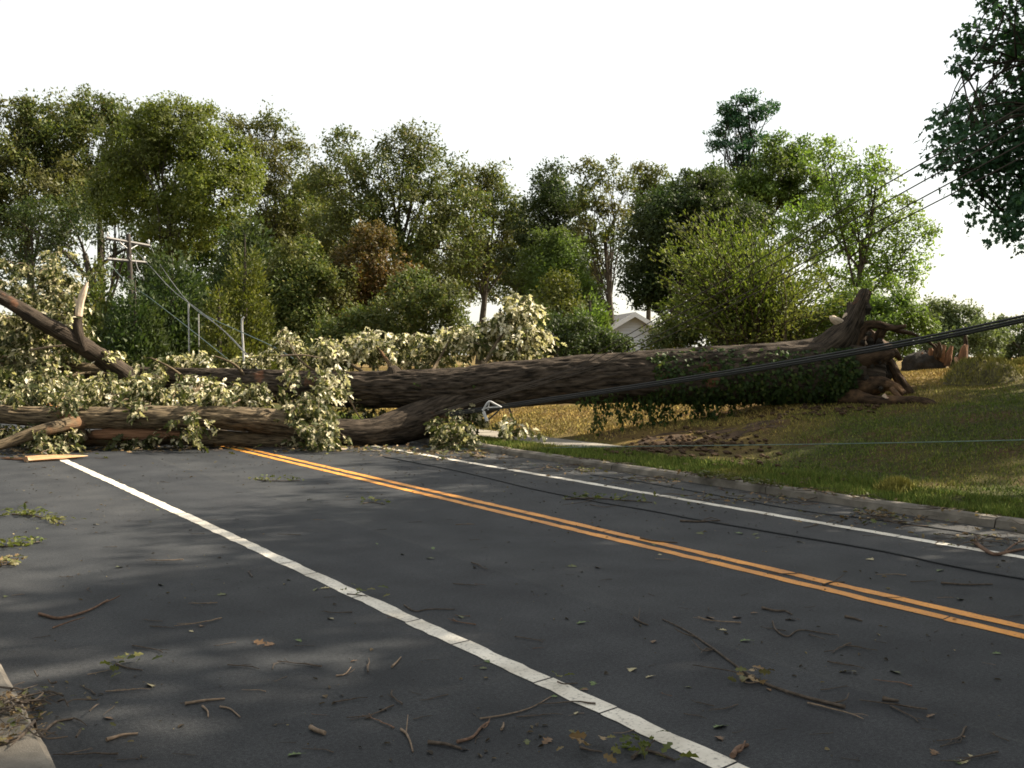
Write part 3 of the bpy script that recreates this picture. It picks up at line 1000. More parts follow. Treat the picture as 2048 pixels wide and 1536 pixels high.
def shade_tree(d, s, h, r, seed, label, fill=.40, group='trees on the bank shading the road'):
    rg = np.random.default_rng(seed)
    x, y = xy(d, s)
    z0 = float(gz(x, y))
    root = thing('shade_tree', label, 'tree', (x, y, z0 - .1), group)
    b0 = np.array([x, y, z0 - .1])
    lobes = []
    for k in range(11):
        a = rg.random() * 6.283
        q = rg.random() ** .5 * r * .7
        hh = h * (.42 + .5 * rg.random())
        lobes.append((b0 + [math.cos(a) * q, math.sin(a) * q, hh], np.array([1, 1, .8]) * r * (.34 + .2 * rg.random())))
    cb, lb, tb = MB(), MB(), MB()
    cl = crown_leaves(cb, lobes, rg, 1.05, 46, .36, 'tri', .6, fill=fill, shell=.25)
    tp = spline([b0, b0 + [.1, 0, h * .2], b0 + [-.1, .1, h * .4], b0 + [0, 0, h * .75]], 14)
    tb.tube(tp, np.linspace(.28, .1, 14), 8)
    for c, rr in lobes:
        lb.tube(limb_path(tp[rg.integers(5, 13)], c, rg), np.linspace(.1, .03, 10), 5, caps=False)
    tb.build('trunk', M['tree_bark'], root)
    lb.build('branches', M['tree_bark'], root)
    cb.build('crown', M['maple'], root, smooth=False)


for k, (x, y, h, r) in enumerate([(14.5, 12.0, 16, 3.8), (13.0, 6.0, 12, 3.8), (18.5, 9.0, 19, 4.6), (12.0, -.5, 11, 3.6), (18.0, 2.5, 18, 4.8), (13.5, -7, 13, 4.2), (18.5, 18.6, 13, 2.0), (22, 21.0, 14, 2.2), (10.8, 9.3, 9, 2.6), (10.2, 12.8, 8.5, 2.2), (12.9, 19.7, 10.5, 2.3)]):
    shade_tree(*ds(x, y), h, r, 160 + k, ['shade tree on the bank beside the near maple', 'round shade tree on the bank out to the right', 'tall shade tree high on the bank out to the right',
                                          'shade tree beside the camera side of the bank', 'tallest shade tree of the bank row', 'shade tree at the near end of the bank row', 'slim shade tree in line with the roots', 'rear shade tree in line with the roots', 'small shade tree nearest the right kerb', 'small shade tree close beside the near maple', 'compact shade tree behind the near maple'][k])
for k, (d, sv, h, r) in enumerate([(-8, 30, 15, 5), (-7, 19, 16, 5), (-9, 8, 15, 5), (-8, -4, 17, 5.5), (-6, -16, 16, 5.5), (4, -26, 16, 6)]):  # unseen trees added left and behind to cut sky light on the road
    shade_tree(d, sv, h, r, 180 + k, ['unseen added tree across the road beyond the left kerb', 'tall unseen added tree beyond the left kerb', 'unseen added tree nearest the camera on the left side', 'broad unseen added tree behind the camera',
                                      'unseen added tree further back on the left side', 'unseen added tree far behind the camera'][k], fill=.8, group='unseen trees added on the left to dim the sky light')

# ------------------------------------------------------------------ house, utility pole, posts
hx, hy = P(1266, 700, 66)[:2]
hz = float(gz(hx, hy)) - 2.0
house = thing('house', 'small white house with grey gable roof behind the bushes', 'house', (hx, hy, hz))
pk = P(1266, 629, 66)[2]
ev = pk - 2.1
HW = 3.6
rot = .12
def hl(pts):
    ca, sa = math.cos(rot), math.sin(rot)
    p = np.asarray(pts, float)
    return np.stack([hx + p[:, 0] * ca - p[:, 1] * sa, hy + p[:, 0] * sa + p[:, 1] * ca, p[:, 2]], 1)
q = MB()
v = hl([(-HW, 0, hz), (HW, 0, hz), (HW, 0, ev), (0, 0, pk - .05), (-HW, 0, ev), (-HW, 9, hz), (HW, 9, hz), (HW, 9, ev), (0, 9, pk - .05), (-HW, 9, ev)])
q.add(v, [[0, 1, 2, 3, 4]]); q.add(v, [[9, 8, 7, 6, 5]]); q.add(v, [[0, 4, 9, 5], [1, 6, 7, 2]])
q.build('wall', M['siding'], house, smooth=False)
q = MB()
for sgn in (-1, 1):
    a = hl([(0, -.5, pk), (sgn * (HW + .4), -.5, pk - (pk - ev) * (HW + .4) / HW), (sgn * (HW + .4), 9.5, pk - (pk - ev) * (HW + .4) / HW), (0, 9.5, pk)])
    t = a + [0, 0, .14]
    vv = np.vstack([a, t])
    q.add(vv, [[0, 3, 2, 1], [4, 5, 6, 7], [0, 1, 5, 4], [1, 2, 6, 5], [2, 3, 7, 6], [3, 0, 4, 7]])
q.build('roof', M['shingle'], house, smooth=False)
for sgn in (-1, 1):
    a = hl([(0, -.52, pk - .16), (sgn * (HW + .4), -.52, pk - (pk - ev) * (HW + .4) / HW - .16), (sgn * (HW + .4), -.52, pk - (pk - ev) * (HW + .4) / HW + .15), (0, -.52, pk + .15)])
    bq = hl([(0, -.56, pk - .16), (sgn * (HW + .4), -.56, pk - (pk - ev) * (HW + .4) / HW - .16), (sgn * (HW + .4), -.56, pk - (pk - ev) * (HW + .4) / HW + .15), (0, -.56, pk + .15)])
    q = MB()
    q.add(np.vstack([a, bq]), [[0, 3, 2, 1], [4, 5, 6, 7], [0, 1, 5, 4], [1, 2, 6, 5], [2, 3, 7, 6], [3, 0, 4, 7]])
    q.build('fascia_board', M['trim'], house, smooth=False)
zz = hz
while zz < pk - .35:
    half = HW if zz < ev else HW * (pk - zz - .2) / (pk - ev)
    if half > .2:
        q = MB()
        a = hl([(-half, -.012, zz), (half, -.012, zz), (half, -.012, zz + .19), (-half, -.012, zz + .19), (-half, -.05, zz), (half, -.05, zz)])
        q.add(a, [[4, 5, 2, 3], [0, 1, 5, 4]])
        q.add(a, [[0, 4, 3], [1, 2, 5]])
        q.build('plank', M['siding'], house, smooth=False)
    zz += .2

# utility pole with two cross arms, leaning
PZ = 46
pb = P(262, 700, PZ)
pole_root = thing('utility_pole', 'leaning utility pole with two cross arms among the trees', 'utility pole', (pb[0], PZ, float(gz(pb[0], PZ)) - .2))
q = MB()
pt = P(256, 468, PZ)
pbase = np.array([P(268, 700, PZ)[0], PZ + .3, float(gz(pb[0], PZ)) - .2])
q.tube(np.linspace(pbase, pt, 8), np.linspace(.15, .10, 8), 10)
q.build('pole', M['dark_wood'], pole_root)
def arm(a, bq, name='cross_arm'):
    a, bq = np.asarray(a), np.asarray(bq)
    q = MB()
    q.tube(np.linspace(a, bq, 3), [.07] * 3, 4)
    return q.build(name, M['weathered'], pole_root, smooth=False)
A0, A1 = P(212, 476, PZ - .9), P(300, 492, PZ + .9)
B0, B1 = P(214, 518, PZ - .9), P(300, 526, PZ + .9)
arm(A0, A1); arm(B0, B1)
def insulator(p, tilt=0.0):
    q = MB()
    h = np.array([0, .03, .06, .09, .13, .17, .2])
    r = np.array([.02, .02, .06, .035, .065, .035, .02])
    q.tube(np.stack([p[0] + h * tilt, p[1] + h * 0, p[2] + h], 1), r, 8)
    q.build('insulator', M['porcelain'], pole_root)
for f in (.03, .52, .97):
    insulator(A0 + (A1 - A0) * f + [0, 0, .08])
for f in (.03, .55, .85):
    insulator(B0 + (B1 - B0) * f + [0, 0, .08], .2)
for (a, bq) in ((A0 * .75 + A1 * .25, P(258, 500, PZ)), (A0 * .25 + A1 * .75, P(258, 500, PZ))):
    q = MB()
    q.tube(np.linspace(a, bq, 2), [.025, .025], 5)
    q.build('brace', M['galv'], pole_root)

def post(label, u0, v0, u1, Z, r=.032, bend=0):
    top = P(u0, v0, Z)
    x0 = P(u1, 700, Z)[0]
    z0 = float(gz(x0, Z)) - .2
    q = MB()
    b0 = np.array([x0, Z, z0])
    q.tube(spline([b0, (b0 + top) / 2 + [bend * .4, 0, 0], top * .92 + b0 * .08 + [bend, 0, 0], top], 12), r, 8)
    tag(q.build('metal_post', M['galv'], origin=b0), label, 'post', 'thin posts behind the fallen trunk')
post('straight thin grey post behind the pale leaves', 377, 606, 379, 38, .034)
post('thin grey post with bent top right of the straight one', 488, 634, 491, 34, .036, -.07)
post('faint dark post in the shade right of the straight grey post', 397, 628, 398, 40, .025)

# ------------------------------------------------------------------ the fallen tree
FT = thing('fallen_tree', 'huge uprooted oak lying right across the road', 'fallen tree', G(1650, 806))
def bark_disp(amp, fa=16, fl=2.4, seed=0, big=.05):
    def f(th, Lq, rr):
        x, y = np.cos(th), np.sin(th)
        k = fa / 6.283
        n = fbm(np.stack([x * k + seed, y * k, Lq * fl], -1), 3)
        ridge = 1 - np.abs(2 * n - 1) * 2.2
        w = fbm(np.stack([x * 1.2 + seed, y * 1.2, Lq * .8], -1), 2) - .5
        return amp * ridge + big * rr * 4 * w
    return f


def stem_px(rows, n):
    """rows of (u, v, depth, radius in pixels) -> path and radii in metres"""
    p = np.array([[*P(u, v, Z), r * Z / F] for (u, v, Z, r) in rows])
    p = spline(p, n)
    return p[:, :3], p[:, 3]


TRUNK = [(1756, 750, 19.2, 22), (1750, 750, 19.2, 40), (1738, 748, 19.2, 54), (1718, 745, 19.3, 63), (1690, 742, 19.3, 67), (1650, 741, 19.3, 65), (1580, 743, 19.4, 58), (1500, 746, 19.5, 53), (1400, 748, 19.6, 51), (1300, 752, 19.7, 48),
         (1200, 757, 19.8, 46), (1100, 762, 19.9, 44), (1000, 771, 20.0, 44), (930, 777, 20.1, 39), (860, 778, 20.2, 36), (800, 778, 20.3, 34), (700, 779, 20.5, 33),
         (600, 776, 20.8, 31), (500, 769, 21.1, 28), (400, 764, 21.4, 25), (300, 760, 21.7, 22), (200, 752, 22.0, 19), (60, 745, 22.5, 14), (-80, 735, 23, 10)]
p, r = stem_px(TRUNK, 620)
TP, TR = p, r
q = MB()
q.tube(p, r, 130, bark_disp(.04, 30, 2.2, 1, .022))
q.build('trunk', M['oak_bark'], FT)
LOW = [(1075, 766, 20.05, 14), (1030, 772, 20.03, 28), (975, 786, 20.1, 38), (910, 812, 20.08, 42), (850, 836, 19.95, 38), (795, 854, 19.7, 33), (735, 866, 19.42, 27), (640, 862, 19.2, 25), (560, 846, 19.1, 24), (480, 838, 18.9, 22),
       (400, 834, 18.8, 21), (300, 835, 18.6, 21), (200, 836, 18.5, 20), (100, 834, 18.4, 18), (0, 828, 18.3, 16), (-120, 818, 18.2, 13)]
p, r = stem_px(LOW, 420)
cut = int(np.argmin(abs(1024 + F * p[:, 0] / p[:, 1] - 618)))     # the barks change over behind the hanging leaves
for a, b_, mt in ((0, cut + 3, 'oak_bark'), (cut, 420, 'limb_bark')):
    q = MB()
    q.tube(p[a:b_], r[a:b_], 80, bark_disp(.024, 22, 2.8, 5, .035))
    q.build('limb', M[mt], FT)


def limb(rows, mat='limb_bark', n=80, seg=26, amp=.012, name='limb', seed=0, big=.04):
    p, r = stem_px(rows, n)
    q = MB()
    q.tube(p, r, seg, bark_disp(amp, 12, 3, seed, big))
    return q.build(name, M[mat], FT)


limb([(260, 762, 21.7, 22), (235, 740, 21.5, 19), (190, 708, 21.2, 17), (140, 676, 20.9, 16), (80, 642, 20.6, 14), (20, 606, 20.4, 12), (-60, 560, 20, 10)], n=120, seed=11, mat='oak_bark', amp=.02)
limb([(168, 700, 21.0, 11), (158, 668, 20.9, 9), (155, 640, 20.9, 8), (158, 618, 20.9, 8)], seed=12, n=40, name='broken_stub', mat='oak_bark')
# splintered pale wood on the broken stub
q = MB()
pp, rr_ = stem_px([(157, 632, 20.85, 7.5), (161, 605, 20.85, 7.5), (167, 585, 20.85, 6.5), (172, 571, 20.85, 4), (176, 564, 20.85, 1)], 22)
q.tube(pp, rr_, 9, lambda th, Lq, r_: .02 * (fbm(np.stack([np.cos(th) * 3, np.sin(th) * 3, Lq * 3], -1)) - .5))
pp, rr_ = stem_px([(156, 618, 20.8, 3), (152, 602, 20.8, 2.2), (147, 592, 20.8, .8)], 12)
q.tube(pp, rr_, 6)
tag(q.build('splintered_wood', M['torn_wood'], FT, smooth=False), 'pale pinkish splintered wood at the stub tip')
limb([(175, 842, 18.5, 15), (140, 848, 18.2, 13), (95, 858, 17.9, 12), (45, 874, 17.7, 11), (0, 890, 17.5, 9), (-60, 905, 17.2, 8)], seed=13, n=70)
limb([(150, 850, 18.5, 14), (158, 868, 18.4, 13), (166, 884, 18.4, 10)], seed=14, n=24)
limb([(150, 880, 18.7, 12), (220, 874, 18.8, 15), (320, 872, 18.9, 16), (430, 876, 19.0, 15), (540, 880, 19.1, 13), (640, 884, 19.2, 11)], seed=15, n=120, name='split_limb', amp=.02)
limb([(172, 870, 18.55, 5), (200, 868, 18.5, 9), (250, 868, 18.52, 10), (300, 869, 18.6, 9), (360, 870, 18.75, 5)], mat='red_wood', seed=19, n=60, name='torn_face', amp=.02)
limb([(-40, 720, 22, 12), (60, 728, 22, 12), (170, 740, 22, 14), (260, 752, 21.8, 15)], seed=16)
limb([(420, 770, 21.3, 12), (360, 790, 20.4, 9), (300, 806, 19.6, 7), (220, 790, 19, 5)], seed=17)
limb([(330, 800, 19.4, 5), (280, 830, 18.9, 4), (250, 845, 18.6, 3)], seed=18, n=24)
# upright and side branches that carry the pale foliage
for k, rows in enumerate([
        [(960, 745, 20.3, 9), (985, 700, 20.8, 7), (1010, 660, 21.2, 5), (1035, 620, 21.4, 2)],
        [(1010, 735, 20.4, 7), (1045, 690, 20.9, 5), (1065, 650, 21, 2)],
        [(860, 750, 20.4, 8), (880, 715, 20.8, 5), (905, 670, 21, 2)],
        [(790, 750, 20.5, 9), (770, 715, 20.8, 6), (745, 690, 21, 3), (690, 690, 21.2, 2)],
        [(740, 752, 20.6, 7), (690, 720, 20.7, 5), (660, 690, 20.8, 2)],
        [(640, 750, 20.8, 6), (600, 720, 20.8, 4), (575, 680, 20.9, 2)],
        [(900, 820, 19.6, 8), (905, 850, 19.2, 6), (915, 885, 18.9, 3)],
        [(990, 800, 19.7, 6), (1015, 812, 19.4, 4), (1030, 850, 19.3, 2)],
        [(650, 760, 20.6, 8), (630, 790, 19.9, 6), (620, 840, 19.2, 4)],
        [(100, 745, 22, 9), (90, 680, 22, 7), (95, 600, 22, 5), (105, 520, 22, 2)],
        [(60, 735, 22, 8), (40, 660, 21.7, 6), (30, 590, 21.6, 3)],
        [(500, 765, 21, 8), (470, 730, 20.8, 5), (430, 712, 20.6, 3)],
        [(380, 765, 21.3, 8), (340, 735, 21, 5), (300, 715, 21, 3)],
        [(240, 750, 21.8, 8), (180, 745, 21, 5), (100, 760, 20.2, 3)]]):
    limb([(u, v, Z, r * .5) for (u, v, Z, r) in rows], n=26, seg=9, amp=.003, seed=30 + k, name='branch')
# bare twigs that stick out of the leaves
for rows in ([(560, 712, 20.6, 2.2), (605, 710, 20.6, 1.8), (640, 716, 20.6, 1.2)], [(700, 800, 20, 2), (720, 835, 19.8, 1.6), (740, 845, 19.8, 1)], [(480, 800, 19.6, 2), (455, 812, 19.3, 1.4), (430, 830, 19.1, 1)],
             [(130, 790, 18.6, 2.4), (120, 810, 18.4, 2), (150, 822, 18.3, 1.2)], [(60, 700, 20.5, 2.5), (100, 694, 20.4, 2), (130, 690, 20.4, 1.2)]):
    pp, rr_ = stem_px(rows, 10)
    q = MB()
    q.tube(pp, rr_, 5)
    q.build('bare_twig', M['twig_pale'], FT)

# knots on the trunk
def knot(u, v, Z, r, out):
    q = MB()
    c = P(u, v, Z)
    q.tube(np.stack([c, c + np.array(out) * .5, c + np.array(out)]), [r, r * .8, r * .35], 14, lambda th, Lq, r_: .02 * np.sin(th * 3))
    q.build('knot', M['oak_bark'], FT)
knot(788, 750, 20.3, .16, (-.03, -.05, .17))
knot(980, 745, 20.0, .13, (.08, -.1, .14))

# roots
RT = []
def rootp(rows, mat='root_bark', n=36, seg=14, amp=.012, seed=0, name='root'):
    p, r = stem_px(rows, n)
    q = MB()
    q.tube(p, r, seg, bark_disp(amp, 9, 4, seed, .09))
    return q.build(name, M[mat], FT)
rootp([(1640, 712, 19.2, 34), (1680, 682, 19.1, 31), (1704, 650, 19.05, 21), (1716, 622, 19.05, 15), (1725, 600, 19.05, 11.5), (1731, 584, 19.05, 9), (1733, 578, 19.05, 5)], mat='oak_bark', seed=51, n=70, seg=30, amp=.028)
rootp([(1698, 640, 19.1, 11), (1701, 618, 19.15, 7), (1699, 606, 19.2, 4)], seed=50, mat='oak_bark')
rootp([(1706, 690, 19.1, 22), (1728, 655, 19.0, 10), (1752, 649, 18.9, 7), (1772, 654, 18.9, 6), (1790, 656, 18.8, 4), (1812, 652, 18.7, 2)], seed=52, amp=.02)
rootp([(1768, 652, 18.95, 8), (1760, 668, 19.0, 9), (1754, 684, 19.1, 7), (1745, 700, 19.2, 10)], seed=53, amp=.02)
rootp([(1780, 655, 18.9, 5), (1800, 662, 18.95, 4.5), (1826, 668, 19.0, 2.5), (1840, 676, 19.0, 1)], seed=54)
rootp([(1842, 676, 19.0, 1.5), (1860, 686, 19.1, 1.6), (1872, 696, 19.1, 1)], seed=62)
rootp([(1630, 735, 19.2, 20), (1690, 724, 19.05, 28), (1722, 718, 18.85, 22), (1750, 713, 18.8, 18), (1775, 708, 18.8, 11), (1787, 705, 18.8, 4)], seed=55, n=60, seg=30, amp=.035)
rootp([(1745, 725, 19.0, 20), (1777, 724, 19.0, 9), (1790, 746, 18.95, 8), (1805, 770, 18.9, 9), (1818, 788, 18.85, 10.5), (1822, 794, 18.85, 4)], seed=56, n=50, amp=.02)
rootp([(1640, 760, 19.2, 20), (1700, 770, 19.05, 30), (1735, 772, 18.8, 19), (1765, 768, 18.65, 12), (1790, 774, 18.5, 8), (1808, 788, 18.4, 3)], seed=57, n=60, seg=26, amp=.035)
rootp([(1620, 775, 19.3, 10), (1680, 788, 19.0, 18), (1740, 801, 18.5, 10), (1790, 803, 18.2, 8.5), (1840, 803, 17.9, 8), (1872, 813, 17.6, 6.5), (1905, 829, 17.2, 3)], seed=58, n=70, amp=.022)
rootp([(1767, 790, 18.3, 3), (1775, 797, 18.25, 3.2), (1790, 799, 18.2, 3), (1805, 797, 18.2, 2)], seed=59, mat='torn_wood')
rootp([(1783, 778, 18.4, 5), (1795, 790, 18.25, 4), (1806, 803, 18.1, 3)], seed=63)
rootp([(1720, 690, 19.6, 36), (1760, 694, 20.0, 14), (1786, 702, 20.3, 7), (1800, 718, 20.5, 3)], seed=60, amp=.03)
for k, ((ua, va), (ub, vb), r0) in enumerate([((1690, 650), (1660, 634), 8.5), ((1688, 645), (1694, 626), 5)]):
    q = MB()
    a, b_ = P(ua, va, 19.1), P(ub, vb, 19.05)
    hh = r0 * 19.1 / F
    q.tube(np.linspace(a, b_, 7), hh * np.array([1.1, 1.15, 1, 1.05, .95, .8, .3]), 11, lambda th, Lq, r_: .05 * (fbm(np.stack([np.cos(th) * 2, np.sin(th) * 2, Lq * 6], -1), 2) - .5))
    tag(q.build('broken_root', M['torn_wood'], FT, smooth=False), 'pale broken root end on top of the root flare')
# fine torn rootlets
rg = np.random.default_rng(66)
for j in range(34):
    a0 = rg.random() * 6.283
    u0, v0 = 1742 + rg.normal() * 12, 742 + math.sin(a0) * 48
    c = P(u0, v0, 19.05 + rg.normal() * .15)
    dr = unit(np.array([.7 + .5 * rg.random(), rg.normal() * .5 - .2, math.sin(a0 + 3.14) * -.6 + rg.normal() * .3]))
    L0 = .12 + .4 * rg.random() ** 2
    t = np.linspace(0, 1, 8)
    pth = c + np.outer(t, dr) * L0 + np.outer(t ** 2, [0, 0, -.35 * L0]) + np.cumsum(rg.normal(size=(8, 3)) * .012, 0)
    q = MB()
    q.tube(pth, np.linspace(.018 + .02 * rg.random(), .004, 8), 6)
    q.build('rootlet', M['root_bark'], FT)
# torn soil still hanging between the roots
rg = np.random.default_rng(64)
q = MB()
for j in range(150):
    c = P(1738 + rg.normal() * 14, 742 + rg.normal() * 32, 18.95 + rg.normal() * .14)
    r0 = .03 + .09 * rg.random() ** 2
    q.tube(np.stack([c + [0, 0, -r0], c, c + [0, 0, r0]]), [r0 * .5, r0, r0 * .4], 7, lambda th, Lq, r_: r_ * .5 * (hash3(np.round(th * 9), np.round(Lq * 90), np.full_like(th, j)) - .5))
tag(q.build('root_soil', M['dark_soil'], FT, smooth=False), kind='stuff')

# ivy clinging to the trunk, and vines hanging under it
rg = np.random.default_rng(70)
n = 42000
k = rg.integers(0, 620, n)
ang = rg.random(n) * 6.283
pos0 = TP[k]
uu = 1024 + F * pos0[:, 0] / pos0[:, 1]
side = np.stack([np.zeros(n), -np.sin(ang), np.cos(ang)], -1)      # outward in the plane across the trunk
dens = fbm(np.stack([uu * .018, ang * 1.6, uu * 0], -1))
lo = np.clip((uu - 1225) / 110, 0, 1) * np.clip((1735 - uu) / 60, 0, 1)
keep = (dens < .14 + .60 * lo) & (side[:, 1] < .45) & (side[:, 2] < .93 - .25 * np.clip((uu - 1480) / 100, 0, 1))
pos0, side, k = pos0[keep], side[keep], k[keep]
m = len(k)
pos = pos0 + side * (TR[k] + .012 + .03 * rg.random(m))[:, None]
tan = unit(rg.normal(size=(m, 3)) * .6 + np.array([0, 0, -1]) + side * .3)
nrm = unit(side + rg.normal(size=(m, 3)) * .35)
q = MB()
ln = .075 * (.6 + .8 * rg.random(m))
q.leaves(pos, nrm, tan, ln, ln * .95, 'lobed')
for j in range(58):
    u0 = rg.uniform(1180, 1500) if j < 50 else rg.uniform(1120, 1640)
    Lh = (.15 + .55 * rg.random()) * (1.0 if 1190 < u0 < 1490 else .4)
    c = P(u0, 797, 19.5 + rg.normal() * .15)
    hh = np.linspace(0, 1, 10)
    pth = np.stack([c[0] + (rg.random() - .7) * .35 * hh ** 2, c[1] + (rg.random() - .5) * .3 * hh, c[2] + .05 - Lh * hh], 1)
    q.tube(pth, .005, 3, caps=False)
    mm = int(10 + Lh * 40)
    ii = rg.integers(0, 10, mm)
    pp = pth[ii] + rg.normal(size=(mm, 3)) * .035
    ln = .075 * (.6 + .8 * rg.random(mm))
    q.leaves(pp, unit(rg.normal(size=(mm, 3)) + np.array([0, -.6, .4])), unit(rg.normal(size=(mm, 3)) * .5 + np.array([0, 0, -1])), ln, ln * .8, 'lobed')
tag(q.build('ivy', M['ivy'], FT, smooth=False), 'dark green ivy on the trunk with hanging trails', kind='stuff')

# pale drooping leaf sprays
def sprays(q, blobs, seed, lsize=.125):
    rg = np.random.default_rng(seed)
    tw = MB()
    for (u, v, ru, rv, Z, cnt) in blobs:
        for j in range(cnt):
            if j % 7 == 0:
                a = rg.random() * 6.283
                w = rg.random() ** .5
                c0 = P(u + math.cos(a) * w * ru, v + math.sin(a) * w * rv, Z + rg.normal() * .35)
            c = c0 + rg.normal(size=3) * np.array([.11, .13, .085])
            az = rg.random() * 6.283
            L0 = .16 + .24 * rg.random()
            dr = np.array([math.cos(az), math.sin(az), .25 + .4 * rg.random()])
            t = np.linspace(0, 1, 7)
            pth = c + np.outer(t, dr) * L0 + np.outer(t ** 2, [0, 0, -.75 * L0])
            tw.tube(pth, np.linspace(.006, .003, 7), 3, caps=False)
            mm = rg.integers(11, 20)
            ii = np.minimum((rg.random(mm) ** .7 * 7).astype(int), 6)
            pp = pth[ii] + rg.normal(size=(mm, 3)) * .03
            tan = unit(np.outer(np.ones(mm), dr * .45) + rg.normal(size=(mm, 3)) * .55 + np.array([0, 0, -.75]))
            nrm = unit(rg.normal(size=(mm, 3)) * .7 + np.array([0, -.25, .8]))
            ln = lsize * (.6 + .75 * rg.random(mm))
            q.leaves(pp, nrm, tan, ln, ln * .62, 'lobed', curl=.15)
    return tw


q = MB()
PALE = [(1038, 638, 40, 32, 21.4, 60), (1062, 680, 20, 28, 21.2, 34), (1012, 690, 26, 24, 21.4, 24), (985, 645, 14, 24, 21.5, 12), (905, 672, 32, 16, 21.5, 30), (945, 690, 18, 14, 21.5, 8),
        (812, 690, 18, 30, 21.5, 24), (735, 686, 36, 14, 21.6, 38), (662, 696, 20, 16, 21.5, 26), (700, 712, 26, 8, 21.5, 12), (770, 705, 20, 12, 21.5, 10), (575, 682, 13, 16, 21.4, 14), (530, 716, 30, 10, 21.6, 16),
        (412, 775, 12, 18, 20.4, 14), (508, 780, 14, 34, 20.3, 24), (660, 772, 12, 26, 20.1, 18), (430, 718, 30, 6, 21.8, 10), (1030, 842, 7, 22, 19.2, 11), (300, 748, 30, 18, 20.6, 18), (215, 700, 12, 10, 21.2, 5), (50, 650, 46, 36, 21.5, 34), (105, 575, 24, 40, 21.8, 30), (40, 715, 46, 26, 21.3, 26), (130, 640, 20, 20, 21.3, 14), (30, 590, 30, 26, 21.8, 18),
        (200, 782, 44, 14, 19.7, 22), (110, 762, 60, 16, 20.0, 24), (310, 790, 40, 10, 19.4, 18), (425, 790, 24, 12, 19.6, 10), (50, 800, 40, 8, 18.8, 10), (625, 800, 30, 30, 19.2, 18)]
PALE = [(a, b, c, d, e, int(n * 1.15)) for a, b, c, d, e, n in PALE]
tw1 = sprays(q, PALE, 81, .122)
tag(q.build('pale_leaves', M['pale'], FT, smooth=False), 'cream undersides of drooping leaves on the crown', kind='stuff')
q = MB()
MIXED = [(618, 830, 34, 46, 19.3, 90), (575, 775, 18, 26, 20.2, 16), (900, 862, 26, 26, 19.0, 46), (925, 885, 18, 10, 18.8, 16), (640, 866, 28, 20, 19.0, 34), (50, 700, 55, 50, 21.6, 80), (110, 560, 26, 44, 21.9, 46), (40, 640, 40, 34, 21.4, 46),
         (130, 620, 26, 24, 21.4, 24), (100, 765, 80, 26, 20.2, 70), (220, 785, 56, 22, 19.8, 56), (320, 792, 50, 16, 19.5, 46), (340, 728, 60, 8, 21.8, 16), (60, 798, 56, 14, 18.9, 44), (180, 808, 50, 8, 18.8, 24), (110, 880, 34, 14, 18.2, 40),
         (290, 812, 34, 8, 18.8, 16), (420, 800, 30, 16, 19.5, 22), (470, 728, 40, 6, 21.8, 8), (720, 822, 34, 10, 20.6, 12), (10, 750, 40, 30, 20.6, 40), (840, 700, 30, 18, 21.6, 26), (960, 700, 28, 18, 21.7, 22), (1040, 704, 30, 18, 21.7, 26),
         (600, 712, 40, 14, 21.8, 20), (700, 716, 40, 12, 21.9, 22), (770, 712, 40, 14, 21.9, 18), (880, 705, 40, 18, 21.8, 22),
         (330, 860, 24, 10, 18.6, 6), (20, 560, 26, 40, 22, 26), (380, 852, 16, 16, 18.5, 10), (150, 690, 30, 26, 21.9, 24), (940, 830, 20, 10, 19.3, 8), (120, 510, 14, 10, 22, 6), (15, 868, 34, 12, 19.2, 40), (110, 866, 34, 8, 19.1, 20), (240, 885, 50, 6, 19.2, 18), (440, 790, 40, 14, 20.1, 14)]
MIXED = [(a, b, c, d, e, int(n * 1.25)) for a, b, c, d, e, n in MIXED]
tw2 = sprays(q, MIXED, 82, .118)
tag(q.build('mixed_leaves', M['mixed'], FT, smooth=False), 'olive and cream leaves of the fallen crown', kind='stuff')
tw1.v += tw2.v
for f in tw2.f: tw1.f.append(f + tw1.n)
tw1.uv += tw2.uv; tw1.mi += tw2.mi; tw1.at += tw2.at
tag(tw1.build('twigs', M['twig_pale'], FT), kind='stuff')

# ------------------------------------------------------------------ soil, mound, second stump
def clod_heap(name, label, cat, pts, mat, seed, size, kind=None):
    rg = np.random.default_rng(seed)
    q = MB()
    for (u, v, n, ru, rv) in pts:
        for j in range(n):
            p = G(u + rg.normal() * ru, v + rg.normal() * rv)
            r = size * (.4 + 1.2 * rg.random() ** 2)
            lat = np.array([-.5, -.25, .1, .4, .6]) * r
            rad = np.array([.3, .85, 1.0, .65, .1]) * r
            q.tube(np.stack([p[0] + lat * .2, p[1] + lat * 0, p[2] + lat + r * .2], 1), rad, 7, lambda th, Lq, r_: r_ * .5 * (hash3(np.round(th * 9), np.round(Lq * 90), np.full_like(th, j)) - .5))
    o = q.build(name, M[mat], smooth=False)
    return tag(o, label, cat, kind=kind)
clod_heap('soil_clods', 'loose brown clods of soil torn up along the sidewalk edge', 'soil', [(1250, 905, 60, 36, 6), (1330, 895, 90, 40, 10), (1420, 890, 110, 56, 14), (1480, 925, 40, 50, 7), (1380, 880, 50, 50, 8), (1620, 820, 50, 46, 5), (1700, 818, 40, 30, 5), (1560, 835, 30, 40, 6), (1600, 960, 30, 60, 5)], 'soil', 90, .04, 'stuff')


